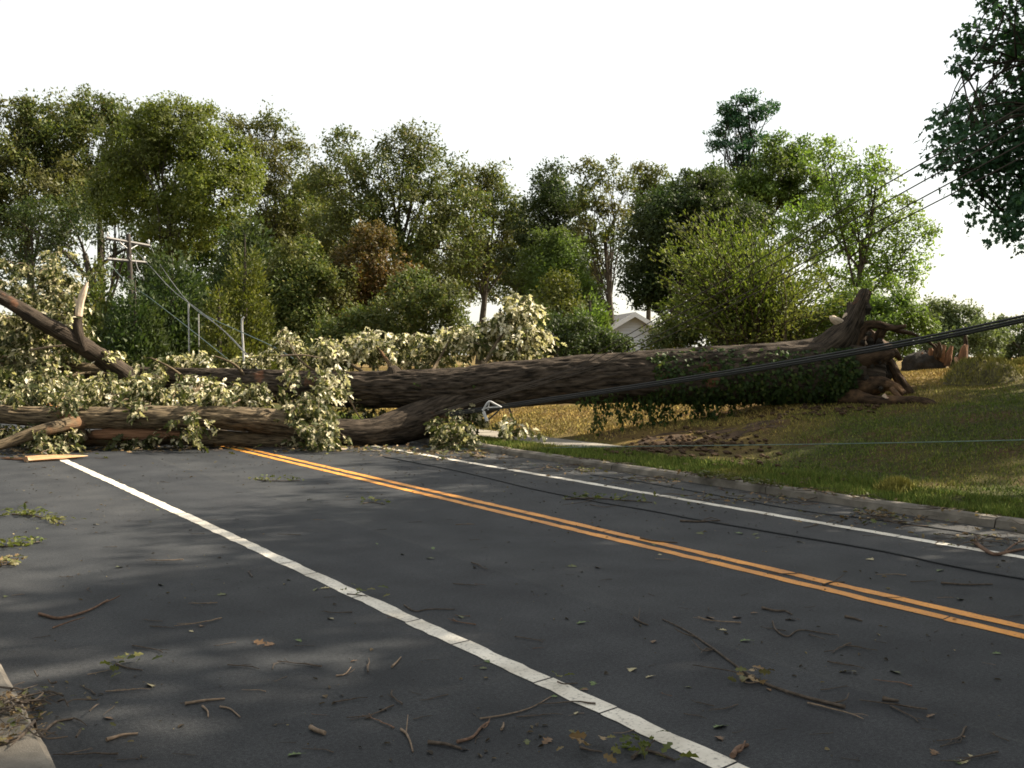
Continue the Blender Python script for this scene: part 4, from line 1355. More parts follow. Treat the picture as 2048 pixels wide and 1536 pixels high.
def mound(name, label, u, v, Z, ru, h, seed, mat='turf', lip=.0):
    c = P(u, v, Z)
    c[2] = float(gz(c[0], c[1]))
    rad = ru * Z / F
    t = np.linspace(0, 1, 18)
    a = np.linspace(0, 6.2832, 49)
    T, A = np.meshgrid(t, a, indexing='ij')
    X = c[0] + np.cos(A) * T * rad
    Y = c[1] + np.sin(A) * T * rad * .8
    nn = fbm(np.stack([X * 2.2, Y * 2.2, X * 0 + seed], -1)) - .5
    Zz = gz(X, Y) - .03 + h * (1 - T ** 2.2) * (1 + .8 * nn) + lip * np.exp(-((np.cos(A) + .7) ** 2) * 3) * (1 - T ** 4)
    i = (np.arange(17)[:, None] * 49 + np.arange(48)[None, :]).ravel()
    q = MB()
    q.add(np.stack([X, Y, Zz], -1).reshape(-1, 3), np.stack([i, i + 49, i + 50, i + 1], 1), at=dryness(*ds(X, Y)).ravel())
    # blades of grass on it
    rg = np.random.default_rng(seed)
    m = 2600
    ti, ai = np.sqrt(rg.random(m)), rg.random(m) * 6.283
    idx = np.minimum((ti * 17).astype(int), 17) * 49 + (ai / 6.2832 * 48).astype(int)
    V0 = np.stack([X, Y, Zz], -1).reshape(-1, 3)[idx] + np.concatenate([rg.normal(size=(m, 2)) * .04, np.zeros((m, 1))], 1)
    hh = .07 * (.5 + rg.random(m))
    an = rg.random(m) * 6.283
    sd = np.stack([np.cos(an), np.sin(an), an * 0], -1) * .01
    tip = V0 + np.stack([rg.normal(size=m) * .03, rg.normal(size=m) * .03, hh], -1)
    ii = np.arange(m) * 3
    q.add(np.stack([V0 - sd, V0 + sd, tip], 1).reshape(-1, 3), np.stack([ii, ii + 1, ii + 2], 1), mi=1, at=np.full(m * 3, .4))
    o = q.build(name, [M[mat], M['blade']], attr='dry', origin=c)
    return tag(o, label, 'mound')
mound('turf_mound', 'low humped mound of lifted turf at the right edge of the bank', 1965, 762, 19.5, 78, .42, 91, lip=.08)
mound('turf_mound', 'small brown lump of turf at the far right behind the mound', 2045, 738, 23, 34, .2, 92, mat='soil')
mound('turf_clump', 'grassy clump lying on the sidewalk beside the verge', 1790, 975, float(G(1790, 982)[1]), 26, .12, 93)

# second uprooted stump further up the bank
sb = P(1872, 740, 24)
sb[2] = float(gz(sb[0], sb[1]))
ST = thing('uprooted_stump', 'splintered reddish stump with dark root plate up the bank', 'stump', sb)
q = MB()
c = sb + [-.15, 0, .1]
t = np.linspace(0, 1, 14)
a = np.linspace(0, 6.2832, 41)
T, A = np.meshgrid(t, a, indexing='ij')
nn = fbm(np.stack([np.cos(A) * 2, np.sin(A) * 2, T * 4], -1)) - .5
rr = (1 - T ** 3) ** .5 * (1 + .5 * nn)
X, Y, Zz = c[0] - .1 + np.cos(A) * rr * .50, c[1] + np.sin(A) * rr * .4, c[2] - .15 + T * .50 * (1 + .35 * nn)
i = (np.arange(13)[:, None] * 41 + np.arange(40)[None, :]).ravel()
q.add(np.stack([X, Y, Zz], -1).reshape(-1, 3), np.stack([i, i + 41, i + 42, i + 1], 1)[:, ::-1])
tag(q.build('root_plate', M['dark_soil'], ST), 'dark soil covered root plate')
def sroot(rows, mat, name, seed, amp=.02):
    p, r = stem_px(rows, 30)
    q = MB()
    q.tube(p, r * .78, 12, bark_disp(amp, 7, 3, seed, .12))
    q.build(name, M[mat], ST)
for k, rows in enumerate([[(1858, 728, 23.9, 7), (1862, 708, 23.8, 6), (1861, 696, 23.8, 2)], [(1870, 730, 23.8, 8), (1873, 705, 23.7, 7), (1869, 688, 23.7, 2)], [(1882, 730, 23.8, 8), (1883, 708, 23.7, 7), (1889, 690, 23.7, 1.5)],
                          [(1893, 732, 23.7, 7), (1897, 712, 23.7, 6), (1904, 692, 23.7, 1.5)], [(1877, 715, 23.65, 6), (1880, 698, 23.65, 4), (1878, 684, 23.65, 1)], [(1850, 728, 23.9, 6), (1848, 715, 23.9, 5), (1842, 706, 23.9, 1.5)]]):
    sroot(rows, ('red_wood', 'root_bark', 'red_wood')[k % 3], 'splinter', 95 + k, .03)
sroot([(1928, 742, 23.6, 13), (1926, 722, 23.6, 12), (1928, 700, 23.6, 8), (1934, 690, 23.6, 3)], 'red_wood', 'broken_log', 101)
sroot([(1917, 740, 23.5, 4), (1913, 722, 23.5, 4), (1911, 714, 23.5, 2)], 'torn_wood', 'splinter', 102)
sroot([(1931, 735, 23.9, 8), (1932, 695, 23.9, 5), (1930, 668, 23.9, 2)], 'oak_bark', 'splinter', 103)
sroot([(1935, 738, 23.9, 9), (1955, 728, 24, 7), (1975, 724, 24.2, 3)], 'oak_bark', 'root', 104)

# ------------------------------------------------------------------ cables
def cable(name, label, rows, r, mat='cable', n=60, cat='cable', group=None, seg=6, tail=None):
    p = [P(*w) for w in rows]
    if tail is not None:                       # carry on to the pole out to the right
        p = [np.array(tail)] + p
    p = spline(np.array(p), n)
    q = MB()
    q.tube(p, r, seg)
    o = q.build(name, M[mat], origin=p[0])
    return tag(o, label, cat, group)


np_ = np.array([9.5, 3.75, float(gz(9.5, 3.75)) - .2])
near_pole = thing('utility_pole', 'tall wooden utility pole on the bank out to the right holding the wires', 'utility pole', np_)
q = MB()
q.tube(np.linspace(np_, np_ + [0, 0, 9.2], 10), np.linspace(.16, .11, 10), 12)
q.build('pole', M['dark_wood'], near_pole)
q = MB()
q.tube(np.array([[8.4, 3.72, 8.2], [9.5, 3.72, 8.2], [10.6, 3.72, 8.2]]), .08, 4)
q.build('cross_arm', M['weathered'], near_pole, smooth=False)
THICK = [(2260, 585, 9.0), (2048, 636, 10.0), (1800, 687, 11.6), (1500, 738, 14), (1250, 776, 16.2), (1000, 813, 18.4), (900, 828, 19.0)]
for k, (dv, dz, nm) in enumerate([(-4.5, .05, 'upper'), (1.5, 0, 'middle'), (7, .05, 'lower')]):
    rows = [(u, v + dv * (10 / Z) ** .9, Z + dz) for (u, v, Z) in THICK]
    cable('power_cable', nm + ' strand of the thick black cable bundle slung across the trunk', rows, .0125, group='thick cable bundle sagging from the right', tail=(9.42, 3.8, 4.6 - .08 * k))
THIN = [[(2300, 50, 8), (2040, 216, 9.5), (1800, 352, 11), (1500, 530, 14), (1210, 696, 18), (1140, 738, 19.1), (880, 822, 19.2)],
        [(2300, 105, 8), (2060, 242, 9.5), (1815, 380, 11), (1500, 553, 14), (1260, 680, 17.6), (1150, 736, 19.0), (890, 823, 19.15)],
        [(2300, 150, 8), (2080, 268, 9.5), (1833, 402, 11), (1500, 582, 14), (1290, 682, 17.4), (1170, 738, 18.9), (870, 826, 19.1)],
        [(2300, 185, 8), (2080, 296, 9.5), (1845, 418, 11), (1500, 592, 14), (1310, 684, 17.4), (1190, 736, 18.8), (860, 832, 19.0)]]
for k, (rows, nm) in enumerate(zip(THIN, ('topmost', 'second from top', 'third from top', 'lowest'))):
    cable('power_line', nm + ' of the thin slanting wires pulled down onto the trunk', rows, .0075, 'dark_wood', group='thin slanting wires', seg=5, tail=(8.7 + .5 * k, 3.75, 8.35))
cable('wire', 'low greenish wire stretched from the fork across the bank', [(740, 893, 19.0), (900, 898, 18.5), (1250, 893, 16.5), (1650, 888, 14), (2048, 880, 12), (2300, 874, 11)][::-1], .006, 'copper_wire', cat='wire', tail=(9.4, 3.9, 1.1))
cable('wire', 'wire sagging from the upper cross arm to the fallen trunk', [(300, 490, 46), (324, 535, 42), (378, 606, 36), (440, 655, 30), (495, 712, 25), (520, 745, 21.3)], .012, 'wire', cat='wire', seg=5)
cable('wire', 'second wire beside the one from the upper cross arm', [(258, 486, 46), (300, 532, 42), (345, 580, 36), (400, 622, 32), (455, 668, 28), (500, 716, 24)], .012, 'wire', cat='wire', seg=5)
cable('wire', 'greenish wire running down from the lower cross arm', [(214, 522, 46), (252, 562, 42), (300, 596, 37), (380, 658, 30), (470, 730, 23), (490, 750, 21.4)], .012, 'copper_wire', cat='wire', seg=5)
cable('wire', 'wire branching to the right past the bent post', [(395, 622, 34), (440, 645, 32), (540, 690, 27), (600, 725, 23)], .014, 'copper_wire', cat='wire', seg=5)
cable('wire', 'short slack wire hanging between the two cross arms', [(212, 478, 45.2), (214, 500, 45.3), (216, 520, 45.2), (240, 552, 44)], .012, 'wire', cat='wire', seg=5)
cable('wire', 'wire looping from the lower arm into the conifers', [(262, 522, 46), (258, 512, 45.8), (268, 508, 45.7), (275, 535, 45), (290, 562, 44)], .016, 'wire', cat='wire', seg=5)

# torn off bracket and rope hanging in the cables by the fork
bk = thing('insulator_bracket', 'bent white metal bracket tangled in the cables below the trunk', 'bracket', P(978, 818, 18.3))
def bar(name, rows, r, mat='galv'):
    pp = spline(np.array([P(u, v, Z) for (u, v, Z) in rows]), 14)
    q = MB()
    q.tube(pp, r, 6)
    q.build(name, M[mat], bk)
bar('bar', [(966, 822, 18.3), (972, 810, 18.3), (979, 803, 18.3), (990, 808, 18.3), (1003, 815, 18.3)], .018)
bar('bar', [(979, 803, 18.3), (977, 812, 18.3), (976, 820, 18.3)], .014)
bar('bar', [(964, 820, 18.3), (975, 816, 18.3), (1000, 814, 18.3)], .014)
bar('insulator', [(967, 823, 18.25), (970, 832, 18.25), (974, 842, 18.25)], .03, 'porcelain')
bar('strap', [(1003, 815, 18.3), (990, 828, 18.3), (970, 845, 18.3)], .014, 'cable')

# cable lying on the asphalt
def ground_line(name, label, pts, r, mat, cat, seg=6, n=90, wob=.03):
    g = spline(np.array([G(u, v) for (u, v) in pts]), n)
    rg = np.random.default_rng(int(pts[0][0]))
    w = fbm(np.stack([np.linspace(0, 14, n), np.zeros(n), np.zeros(n) + pts[0][1]], -1)) - .5
    g[:, 0] += w * wob
    g[:, 1] += w * wob * 2
    g[:, 2] = gz(g[:, 0], g[:, 1]) + r * .8 + .002
    q = MB()
    q.tube(g, r, seg)
    return tag(q.build(name, M[mat], origin=g[0]), label, cat)
ground_line('fallen_cable', 'long black cable lying along the right lane of the road', [(770, 915), (830, 926), (920, 944), (1060, 977), (1200, 1005), (1330, 1028), (1450, 1050), (1600, 1075), (1760, 1103), (1900, 1132), (2048, 1160), (2150, 1182)], 0.0075, 'cable', 'cable')
ground_line('fallen_cable', 'thin dark cable lying beside the white edge line near the kerb', [(1180, 950), (1300, 968), (1450, 995), (1600, 1022), (1750, 1040), (1900, 1062), (2048, 1085)], .006, 'cable', 'cable')

# ------------------------------------------------------------------ debris on the road
def stick(label, pts, r, mat='twig', side=(), name='stick', leaves=0, cat='stick', taper=.55, group=None):
    g = np.array([G(u, v) for (u, v) in pts])
    n = 6 * len(pts)
    g = spline(g, n)
    r = r * .72
    rr = np.linspace(r, r * taper, n)
    g[:, 2] = gz(g[:, 0], g[:, 1]) + rr * .9 + .003
    q = MB()
    q.tube(g, rr, 7, lambda th, Lq, r_: r_ * .35 * (fbm(np.stack([np.cos(th) * 2, np.sin(th) * 2, Lq * 25], -1), 2) - .5))
    for sp in side:
        a = np.array([G(u, v) for (u, v) in sp])
        a = spline(a, 4 * len(sp))
        a[:, 2] = gz(a[:, 0], a[:, 1]) + r * .7
        a[:, 2] += np.linspace(0, .03, len(a))
        q.tube(a, np.linspace(r * .55, r * .25, len(a)), 5)
    o = q.build(name, M[mat], origin=g[0])
    tag(o, label, cat, group)
    if leaves:
        rg = np.random.default_rng(int(pts[0][0] + pts[0][1]))
        L_ = MB()
        ii = rg.integers(0, n, leaves)
        pp = g[ii] + np.concatenate([rg.normal(size=(leaves, 2)) * .06, .01 + .05 * rg.random((leaves, 1))], 1)
        ln = .06 * (.6 + .8 * rg.random(leaves))
        L_.leaves(pp, unit(rg.normal(size=(leaves, 3)) * .6 + np.array([0, 0, 1])), unit(rg.normal(size=(leaves, 3)) * np.array([1, 1, .3])), ln, ln * .65, 'lobed')
        lo = L_.build('leaves', M['litter' if ('yellowing' in label or 'brown' in label or 'pale' in label) else 'olive'], smooth=False, origin=g[0])
        lo.location = (0, 0, 0)
        lo.parent = o
        lo['kind'] = 'stuff'
    return o


stick('long thin bare branch with side twigs in the near middle lane', [(1690, 1418), (1600, 1395), (1530, 1370), (1480, 1340), (1420, 1295), (1370, 1262), (1325, 1240)], .0125,
      side=[[(1530, 1370), (1470, 1352), (1385, 1343)], [(1430, 1300), (1405, 1308), (1385, 1292)], [(1420, 1300), (1410, 1305), (1402, 1318)], [(1660, 1410), (1690, 1408), (1698, 1400)], [(1390, 1275), (1370, 1275), (1350, 1270)]], cat='branch', name='branch', taper=.4, leaves=0)
stick('pale leafy twig caught under the long thin bare branch', [(1480, 1362), (1500, 1368), (1535, 1362)], .006, 'twig_pale', leaves=16, cat='twig', name='twig')
stick('bent reddish stick with a dark tip on the left lane', [(78, 1231), (122, 1239), (180, 1222), (215, 1202)], .014, 'twig_red', side=[[(200, 1210), (225, 1205), (240, 1202)], [(105, 1258), (140, 1250), (170, 1246)]])
stick('straight grey brown stick lying near the left kerb corner', [(370, 1411), (410, 1404), (450, 1400)], .011, 'twig_pale')
stick('short curved stick just below the straight grey brown stick', [(405, 1415), (415, 1425), (416, 1436)], .008, 'twig_pale')
stick('hooked twig beside the straight grey brown stick', [(440, 1416), (460, 1420), (480, 1436)], .007, 'twig_pale')
stick('stubby gnarled stick in the bottom left of the road', [(213, 1484), (245, 1474), (276, 1470)], .012, 'twig_pale')
stick('thick black branch crossing the left kerb', [(-40, 1500), (40, 1478), (100, 1455), (146, 1440)], .013, 'twig', cat='branch', name='branch')
stick('short chunky piece of log at the bottom of the road', [(621, 1459), (634, 1466), (650, 1471)], .015, 'twig_pale', name='log_piece', cat='log piece', taper=.9)
stick('forked grey twig standing slightly up near the bottom edge', [(802, 1462), (812, 1470), (820, 1485), (826, 1506)], .009, 'twig_pale', side=[[(812, 1470), (814, 1458), (816, 1444)]])
stick('dark thick stick left of the pale bent stick at the bottom', [(856, 1489), (890, 1492), (922, 1500)], .013, 'twig')
stick('pale bent stick with fine ends near the bottom middle', [(914, 1488), (945, 1478), (962, 1458), (978, 1446)], .011, 'twig_red', side=[[(962, 1458), (972, 1462), (980, 1452)]])
stick('small curved stick right of the pale bent stick', [(1003, 1462), (1007, 1454), (1007, 1448)], .009, 'twig_pale')
stick('gnarled short branch piece right of the white line at the bottom', [(1465, 1518), (1478, 1500), (1496, 1494)], .018, 'twig_red', side=[[(1468, 1508), (1482, 1512), (1490, 1500)]], name='log_piece', cat='log piece')
stick('tangled twig clump with leaves at the bottom middle edge', [(1265, 1520), (1285, 1506), (1320, 1512), (1350, 1524)], .012, 'twig', leaves=20, side=[[(1290, 1508), (1300, 1498), (1310, 1496)]], name='leafy_twig', cat='twig')
stick('brown curled leafy twig left of the tangled clump at the bottom', [(1160, 1497), (1180, 1503), (1204, 1506)], .008, 'twig', leaves=9, name='leafy_twig', cat='twig')
stick('dark chunk of bark lying alone right of the long branch', [(1765, 1402), (1780, 1404), (1797, 1405)], .017, 'twig', name='bark_piece', cat='bark')
stick('dark knobbly stick in the near lane under the yellow lines', [(1524, 1218), (1550, 1224), (1570, 1224), (1584, 1231)], .012, 'twig')
stick('stout dark stick lying across the upper yellow line', [(1281, 1078), (1310, 1084), (1355, 1087)], .014, 'twig')
stick('thin dark twig lying over both yellow lines to the right', [(1645, 1172), (1665, 1166), (1690, 1166)], .009, 'twig', side=[[(1665, 1166), (1680, 1160), (1688, 1158)]])
stick('leafy broken branch lying across the cable in the far lane', [(1130, 1000), (1190, 998), (1250, 1002), (1305, 1006)], .013, 'twig', side=[[(1190, 998), (1165, 1008), (1126, 1016)], [(1230, 1000), (1260, 994), (1275, 990)], [(1180, 1010), (1210, 1018), (1240, 1016)]], leaves=60, name='branch', cat='branch')
stick('dark knotted stick touching the cable in the far lane', [(1360, 1044), (1400, 1045), (1440, 1042)], .016, 'twig', side=[[(1400, 1045), (1420, 1040), (1436, 1046)]])
stick('curved thick branch lying on the white edge line at the right border', [(1951, 1090), (1968, 1102), (1990, 1112), (2020, 1106), (2060, 1098)], .026, 'twig_red', side=[[(2010, 1106), (2030, 1094), (2050, 1090)], [(1960, 1098), (1956, 1092), (1950, 1088)]], name='branch', cat='branch')
stick('long straight dark twig near the right border of the far lane', [(1882, 1168), (1930, 1171), (1985, 1170)], .011, 'twig')
stick('dark stick with a raised tip right of the knobbly stick', [(1690, 1236), (1710, 1240), (1724, 1244)], .013, 'twig')
stick('forked dark twig beside the green leaf in the near lane', [(1545, 1245), (1552, 1262), (1575, 1275), (1600, 1262), (1660, 1270)], .008, 'twig', side=[[(1618, 1270), (1635, 1280), (1650, 1290)], [(1660, 1270), (1676, 1276), (1676, 1286)]])
stick('dark v shaped twig at the centre of the near lane', [(1268, 1238), (1280, 1246), (1296, 1252)], .011, 'twig', side=[[(1276, 1244), (1278, 1236), (1280, 1226)]])
stick('bright leafy sprig lying at the left border of the road', [(24, 1030), (60, 1032), (100, 1040), (130, 1051)], .011, 'twig_pale', leaves=90, name='leafy_sprig', cat='sprig')
stick('dark leafy sprig below the bright one at the left border', [(-30, 1092), (20, 1094), (80, 1084)], .01, 'twig', leaves=80, name='leafy_sprig', cat='sprig')
stick('brown leafy sprig cut by the left border of the photo', [(-40, 1135), (0, 1132), (30, 1128)], .01, 'twig', leaves=60, name='leafy_sprig', cat='sprig')
stick('green leafy twig lying between white and yellow lines far off', [(512, 960), (540, 963), (600, 962)], .01, 'twig', leaves=40, name='leafy_sprig', cat='sprig')
stick('small leafy twig nearer the yellow lines far off', [(726, 1008), (745, 1006), (770, 1010)], .008, 'twig', leaves=16, name='leafy_twig', cat='twig')
stick('leafy twig heap against the kerb below the torn soil', [(1400, 962), (1430, 968), (1470, 972)], .012, 'twig', leaves=110, name='leafy_branch', cat='branch')
stick('second leafy heap hanging over the kerb edge', [(1500, 970), (1525, 976), (1560, 985)], .012, 'twig', leaves=90, name='leafy_branch', cat='branch')
stick('yellowing leafy twigs in the gutter to the right', [(1715, 1025), (1745, 1032), (1790, 1036)], .009, 'twig_pale', leaves=40, name='leafy_twig', cat='twig')
stick('leafy tuft lying in the gutter left of the kerb heaps', [(1150, 940), (1170, 944), (1190, 942)], .009, 'twig', leaves=24, name='leafy_twig', cat='twig')
stick('dark leafy tuft on the white lane line in the middle distance', [(694, 1190), (712, 1191), (735, 1194)], .007, 'twig', leaves=10, name='leafy_twig', cat='twig')
stick('twig with two leaves resting on the near white line', [(1115, 1366), (1130, 1370), (1155, 1368)], .006, 'twig', leaves=4, name='leafy_twig', cat='twig')
stick('dark leafy tuft left on the asphalt below the reddish stick', [(232, 1330), (255, 1338), (285, 1342)], .007, 'twig', leaves=14, name='leafy_twig', cat='twig')
stick('long hair thin twig curving at the bottom middle', [(960, 1440), (1010, 1432), (1060, 1418), (1104, 1394)], .006, 'twig_pale')
stick('thin crooked twig right of the white line in mid lane', [(808, 1212), (830, 1224), (860, 1220), (910, 1220)], .007, 'twig')
stick('y shaped twig near the white line in the near lane', [(672, 1354), (690, 1350), (702, 1336)], .006, 'twig_pale', side=[[(690, 1350), (700, 1352), (710, 1350)]])
stick('short thick stick at the centre left of the near lane', [(784, 1336), (794, 1326), (802, 1316)], .009, 'twig_pale')

# torn plank of wood on the left
c0, c1 = G(52, 924), G(176, 916)
q = MB()
n = 14
ax = np.linspace(c0, c1, n)
wd = .13 * (1 - np.linspace(0, 1, n) ** 2.5) + .012
hgt = .06 * (1 - np.linspace(0, 1, n)) + .012
q.tube(ax + [0, 0, .035], wd, 8, lambda th, Lq, r_: -r_ * .65 * np.abs(np.cos(th)) + .012 * (hash3(np.round(th * 5), np.round(Lq * 9), th * 0) - .5))
tag(q.build('torn_wood', M['dry_wood'], origin=c0, smooth=False), 'long pale orange sliver of torn wood at the left end of the log', 'wood')
for lab, a, bq, r, mt in (('brown bark slab lying under the left end of the log', (0, 918), (60, 922), .05, 'red_wood'),
                          ('white wood chip on the road below the trunk fork', (674, 901), (694, 900), .028, 'torn_wood'),
                          ('second white wood chip right of the first by the fork', (742, 903), (764, 904), .026, 'torn_wood'),
                          ('brown bark plate lying on the road below the hanging leaves', (942, 912), (972, 916), .05, 'dry_wood'),
                          ('long splinter leaning under the log by the yellow lines', (528, 876), (560, 892), .03, 'dry_wood'),
                          ('flat splinter at the foot of the log by the yellow lines', (552, 893), (590, 888), .028, 'dry_wood')):
    p0, p1 = G(*a), G(*bq)
    q = MB()
    q.tube(np.linspace(p0, p1, 6) + [0, 0, .02], r * np.array([.3, 1, .9, 1, .8, .25]), 7, lambda th, Lq, r_: -r_ * .7 * np.abs(np.cos(th)))
    tag(q.build('wood_chip' if 'chip' in lab else 'splinter' if 'splinter' in lab else 'bark_piece', M[mt], origin=p0, smooth=False), lab, 'wood piece')

# scattered small twigs and single leaves: built once, then copied
def twig_mesh(seed):
    rg = np.random.default_rng(seed)
    L0 = 1.0
    n = 9
    t = np.linspace(-.5, .5, n)
    y = np.cumsum(rg.normal(size=n)) * .012 + abs(t - rg.uniform(-.3, .3)) * rg.normal() * .25
    p = np.stack([t, y, np.full(n, .03) + .015 * rg.random(n)], 1)
    q = MB()
    q.tube(p, np.linspace(.02, .009, n), 6, lambda th, Lq, r_: r_ * .4 * (hash3(np.round(th * 3), np.round(Lq * 30), th * 0 + seed) - .5))
    for k in range(rg.integers(0, 4)):
        i = rg.integers(1, n - 1)
        e = p[i] + np.array([.18 + .2 * rg.random(), (rg.random() - .5) * .5, .02])
        q.tube(spline([p[i], (p[i] + e) / 2 + [0, .03, .01], e], 5), np.linspace(.010, .005, 5), 4)
    return q
def leaf_mesh(seed):
    rg = np.random.default_rng(seed)
    q = MB()
    q.leaves(np.array([[-.5, 0, .05]]), np.array([[.1 * rg.normal(), .15 * rg.normal(), 1.]]), np.array([[1., 0, .05 * rg.normal()]]), 1.0, .85, 'lobed', curl=-.15 * rg.random())
    q.tube(np.array([[-.8, .04, .02], [-.65, 0, .04], [-.5, 0, .05]]), .012, 4)
    return q


TWIGS = [[twig_mesh(200 + k).mesh('twig', M[mt]) for k in range(7)] for mt in ('twig', 'twig_pale', 'twig_red')]
LEAFM = []
for nm, cc in (('olive', (.075, .085, .03)), ('green', (.085, .125, .04)), ('brown', (.12, .07, .035)), ('pale', (.32, .28, .16))):
    mt = plain('fallen_leaf_' + nm, cc, .6, var=.3, scale=5)
    LEAFM.append([leaf_mesh(300 + k).mesh('leaf', mt, smooth=False) for k in range(3)])
def lane_name(d):
    if d < 3.07:
        return 'between the left kerb and the white line'
    if d < 6.1:
        return 'between the white line and the yellow lines'
    return 'beyond the yellow lines'
rg = np.random.default_rng(400)
SPOTS = [(560, 1125), (220, 1095), (435, 1160), (520, 1225), (660, 1195), (330, 1255), (300, 1300), (450, 1290), (490, 1335), (260, 1380), (80, 1370), (600, 1330), (560, 1360), (700, 1400), (870, 1400), (640, 1500), (560, 1450),
         (1000, 1240), (960, 1170), (950, 1130), (1060, 1280), (1210, 1160), (1140, 1150), (1300, 1190), (1420, 1220), (1490, 1190), (1570, 1150), (1620, 1215), (1780, 1150), (1850, 1165), (1400, 1410), (1330, 1390), (1080, 1430),
         (1560, 1460), (1480, 1465), (1640, 1468), (1700, 1520), (1900, 1490), (1860, 1460), (1950, 1525), (1760, 1285), (1850, 1320), (1980, 1230), (2030, 1235), (1540, 1000), (1620, 1010), (1680, 1060), (1480, 1090), (1560, 1095), (1330, 1120),
         (860, 1000), (900, 1040), (1020, 1055), (950, 1080), (1090, 1125), (640, 1040), (700, 1000), (580, 1070), (480, 985), (330, 965), (250, 1000), (420, 1040), (760, 1060), (830, 1045)]
for k in range(150):
    if k < len(SPOTS):
        u, v = SPOTS[k]
    else:
        v = 925 + 600 * rg.random() ** .8
        u = rg.uniform(20, 2040)
    p = G(u, v)
    d, s = ds(p[0], p[1])
    if not (.8 < d < 9.4) or s > 17.2:
        continue
    L0 = .07 + .24 * rg.random() ** 2
    ti = rg.choice(3, p=[.76, .16, .08])
    o = bpy.data.objects.new('twig', TWIGS[ti][rg.integers(0, 7)])
    col.objects.link(o)
    o.location = (p[0], p[1], .002)
    o.scale = (L0, L0, L0 * (.6 + .4 * rg.random()) if L0 < .25 else L0 * .8)
    o.rotation_euler[2] = rg.normal() * .7 - .15 + (math.pi if rg.random() < .5 else 0)
    lane = lane_name(d)
    size = 'short' if L0 < .2 else 'long'
    hue = ('dark', 'pale grey', 'reddish')[ti]
    tag(o, f'{size} {hue} twig lying {lane}', 'twig', f'{size} {hue} twigs {lane}')
LSP = [(1440, 1455, 1), (1490, 1283, 1), (1160, 1247, 1), (1790, 1345, 0), (1264, 1340, 3), (1740, 1045, 3), (1195, 1136, 2), (1420, 1237, 2), (1474, 1236, 2), (300, 1372, 3), (520, 1287, 2), (540, 1290, 2), (1095, 1484, 2), (1145, 1134, 0), (1480, 1068, 1),
       (1510, 1070, 0), (620, 1000, 1), (630, 1180, 0), (650, 1177, 3), (445, 1190, 0), (1690, 1345, 3), (1580, 1240, 2), (1920, 1200, 0), (1600, 1085, 3), (1740, 1120, 3), (1880, 1142, 1), (1400, 1068, 0), (860, 1118, 0), (240, 1135, 0)]
for k in range(80):
    if k < len(LSP):
        u, v, ci = LSP[k]
        L0 = .06 + .025 * rg.random()
    else:
        v = 920 + 610 * rg.random() ** .9
        u = rg.uniform(10, 2040)
        ci = rg.choice(4, p=[.35, .25, .25, .15])
        L0 = .032 + .03 * rg.random()
    p = G(u, v)
    d, s = ds(p[0], p[1])
    if not (.8 < d < 9.4) or s > 17.4:
        continue
    o = bpy.data.objects.new('leaf', LEAFM[ci][rg.integers(0, 3)])
    col.objects.link(o)
    o.location = (p[0], p[1], .004)
    o.scale = (L0, L0, L0)
    o.rotation_euler = (rg.normal() * .12, rg.normal() * .12, rg.random() * 6.28)
    hue = ('small olive', 'fresh green', 'dry brown', 'pale buff')[ci]
    lane = lane_name(d)
    tag(o, f'{hue} leaf lying {lane}', 'leaf', f'{hue} leaves {lane}')

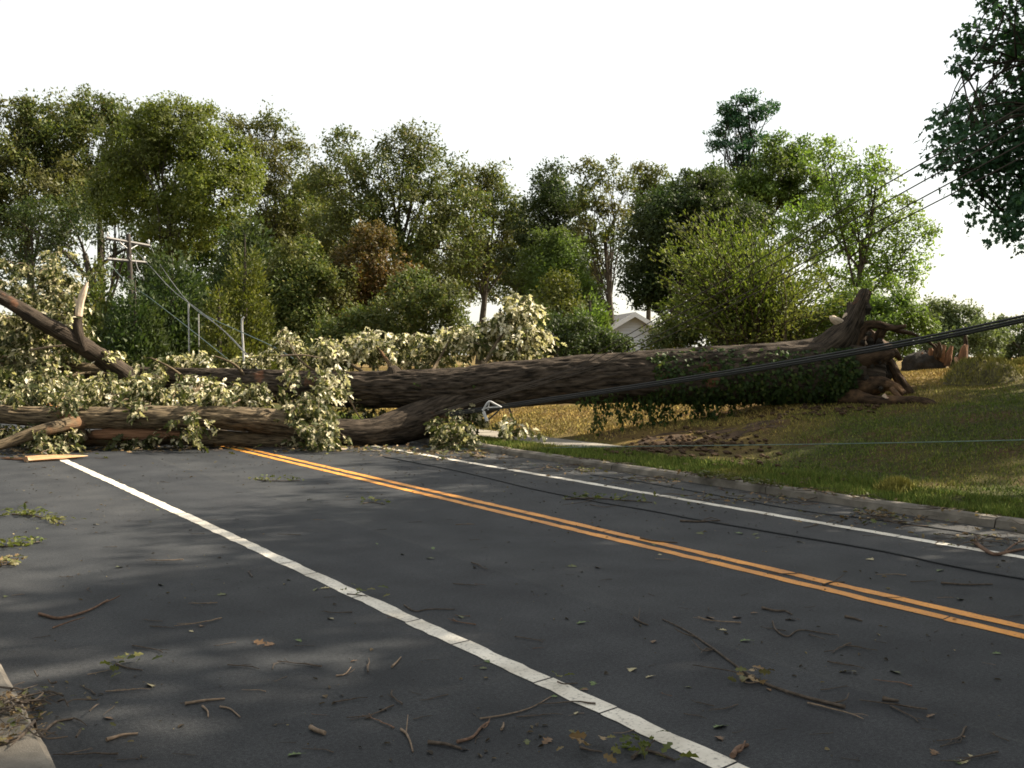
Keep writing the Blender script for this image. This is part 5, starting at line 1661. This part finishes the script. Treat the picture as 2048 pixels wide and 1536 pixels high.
# leaf litter: on the left kerb and along the foot of the logs and in the right gutter
def litter(name, label, spots, seed, lsize=.07, tw=True, twl=1.0):
    rg = np.random.default_rng(seed)
    q = MB()
    for (u, v, ru, rv, n) in spots:
        for j in range(n):
            p = G(u + rg.normal() * ru, v + rg.normal() * rv, .008 + .03 * rg.random())
            a = rg.random() * 6.283
            t = np.array([[math.cos(a), math.sin(a), rg.normal() * .3]])
            if rg.random() < .72:
                ln = lsize * (.5 + rg.random())
                q.leaves(p[None], np.array([[rg.normal() * .5, rg.normal() * .5, 1.]]), t, ln, ln * .65, 'lobed')
            elif tw:
                ln = (.12 + .25 * rg.random()) * twl
                e = p + t[0] * ln * [1, 1, .1]
                q.tube(spline([p, (p + e) / 2 + rg.normal(size=3) * .015, e], 5), np.linspace(.004, .002, 5) * (.6 + rg.random()), 4, mi=1)
    return tag(q.build(name, [M['litter'], M['twig']], smooth=False), label, kind='stuff')
litter('leaf_litter', 'leaves and twigs heaped over the left kerb', [(20, 1425, 34, 16, 130), (50, 1405, 34, 14, 60), (10, 1465, 24, 14, 30), (130, 1395, 40, 20, 16), (90, 1460, 50, 24, 20)], 500, .034, twl=.45)
litter('leaf_litter', 'leaves and broken bits along the foot of the fallen tree', [(220, 897, 110, 6, 200), (420, 893, 90, 4, 160), (600, 897, 60, 4, 110), (720, 899, 60, 4, 120), (850, 906, 60, 6, 130), (930, 912, 60, 6, 90), (60, 905, 60, 8, 110)], 501, .09)
litter('leaf_litter', 'leaves and twigs caught in the gutter of the right kerb', [(1150, 935, 70, 6, 130), (1350, 960, 90, 6, 170), (1560, 1000, 100, 7, 170), (1780, 1040, 100, 8, 150), (1960, 1078, 80, 8, 90)], 502, .055)

# crumbs: tiny bits of bark, twig and leaf dusted over the asphalt
rg = np.random.default_rng(600)
n = 3800
d = rg.uniform(.8, 9.4, n)
sv = 2 + 15.5 * rg.random(n)
k = fbm(np.stack([d * .9, sv * .5, d * 0 + 2], -1))
keep = rg.random(n) < np.clip((k - .36) * 4, .06, 1)
d, sv = d[keep], sv[keep]
n = len(d)
x, y = xy(d, sv)
a = rg.random(n) * 6.283
q = MB()
ln = .012 + .035 * rg.random(n) ** 3
q.leaves(np.stack([x, y, np.full(n, .006)], -1), unit(np.concatenate([rg.normal(size=(n, 2)) * .3, np.ones((n, 1))], 1)), np.stack([np.cos(a), np.sin(a), a * 0], -1), ln, ln * (.25 + .6 * rg.random(n)), 'fold')
tag(q.build('debris_crumbs', M['crumb'], smooth=False), 'tiny crumbs of bark and leaf strewn over the asphalt', kind='stuff')
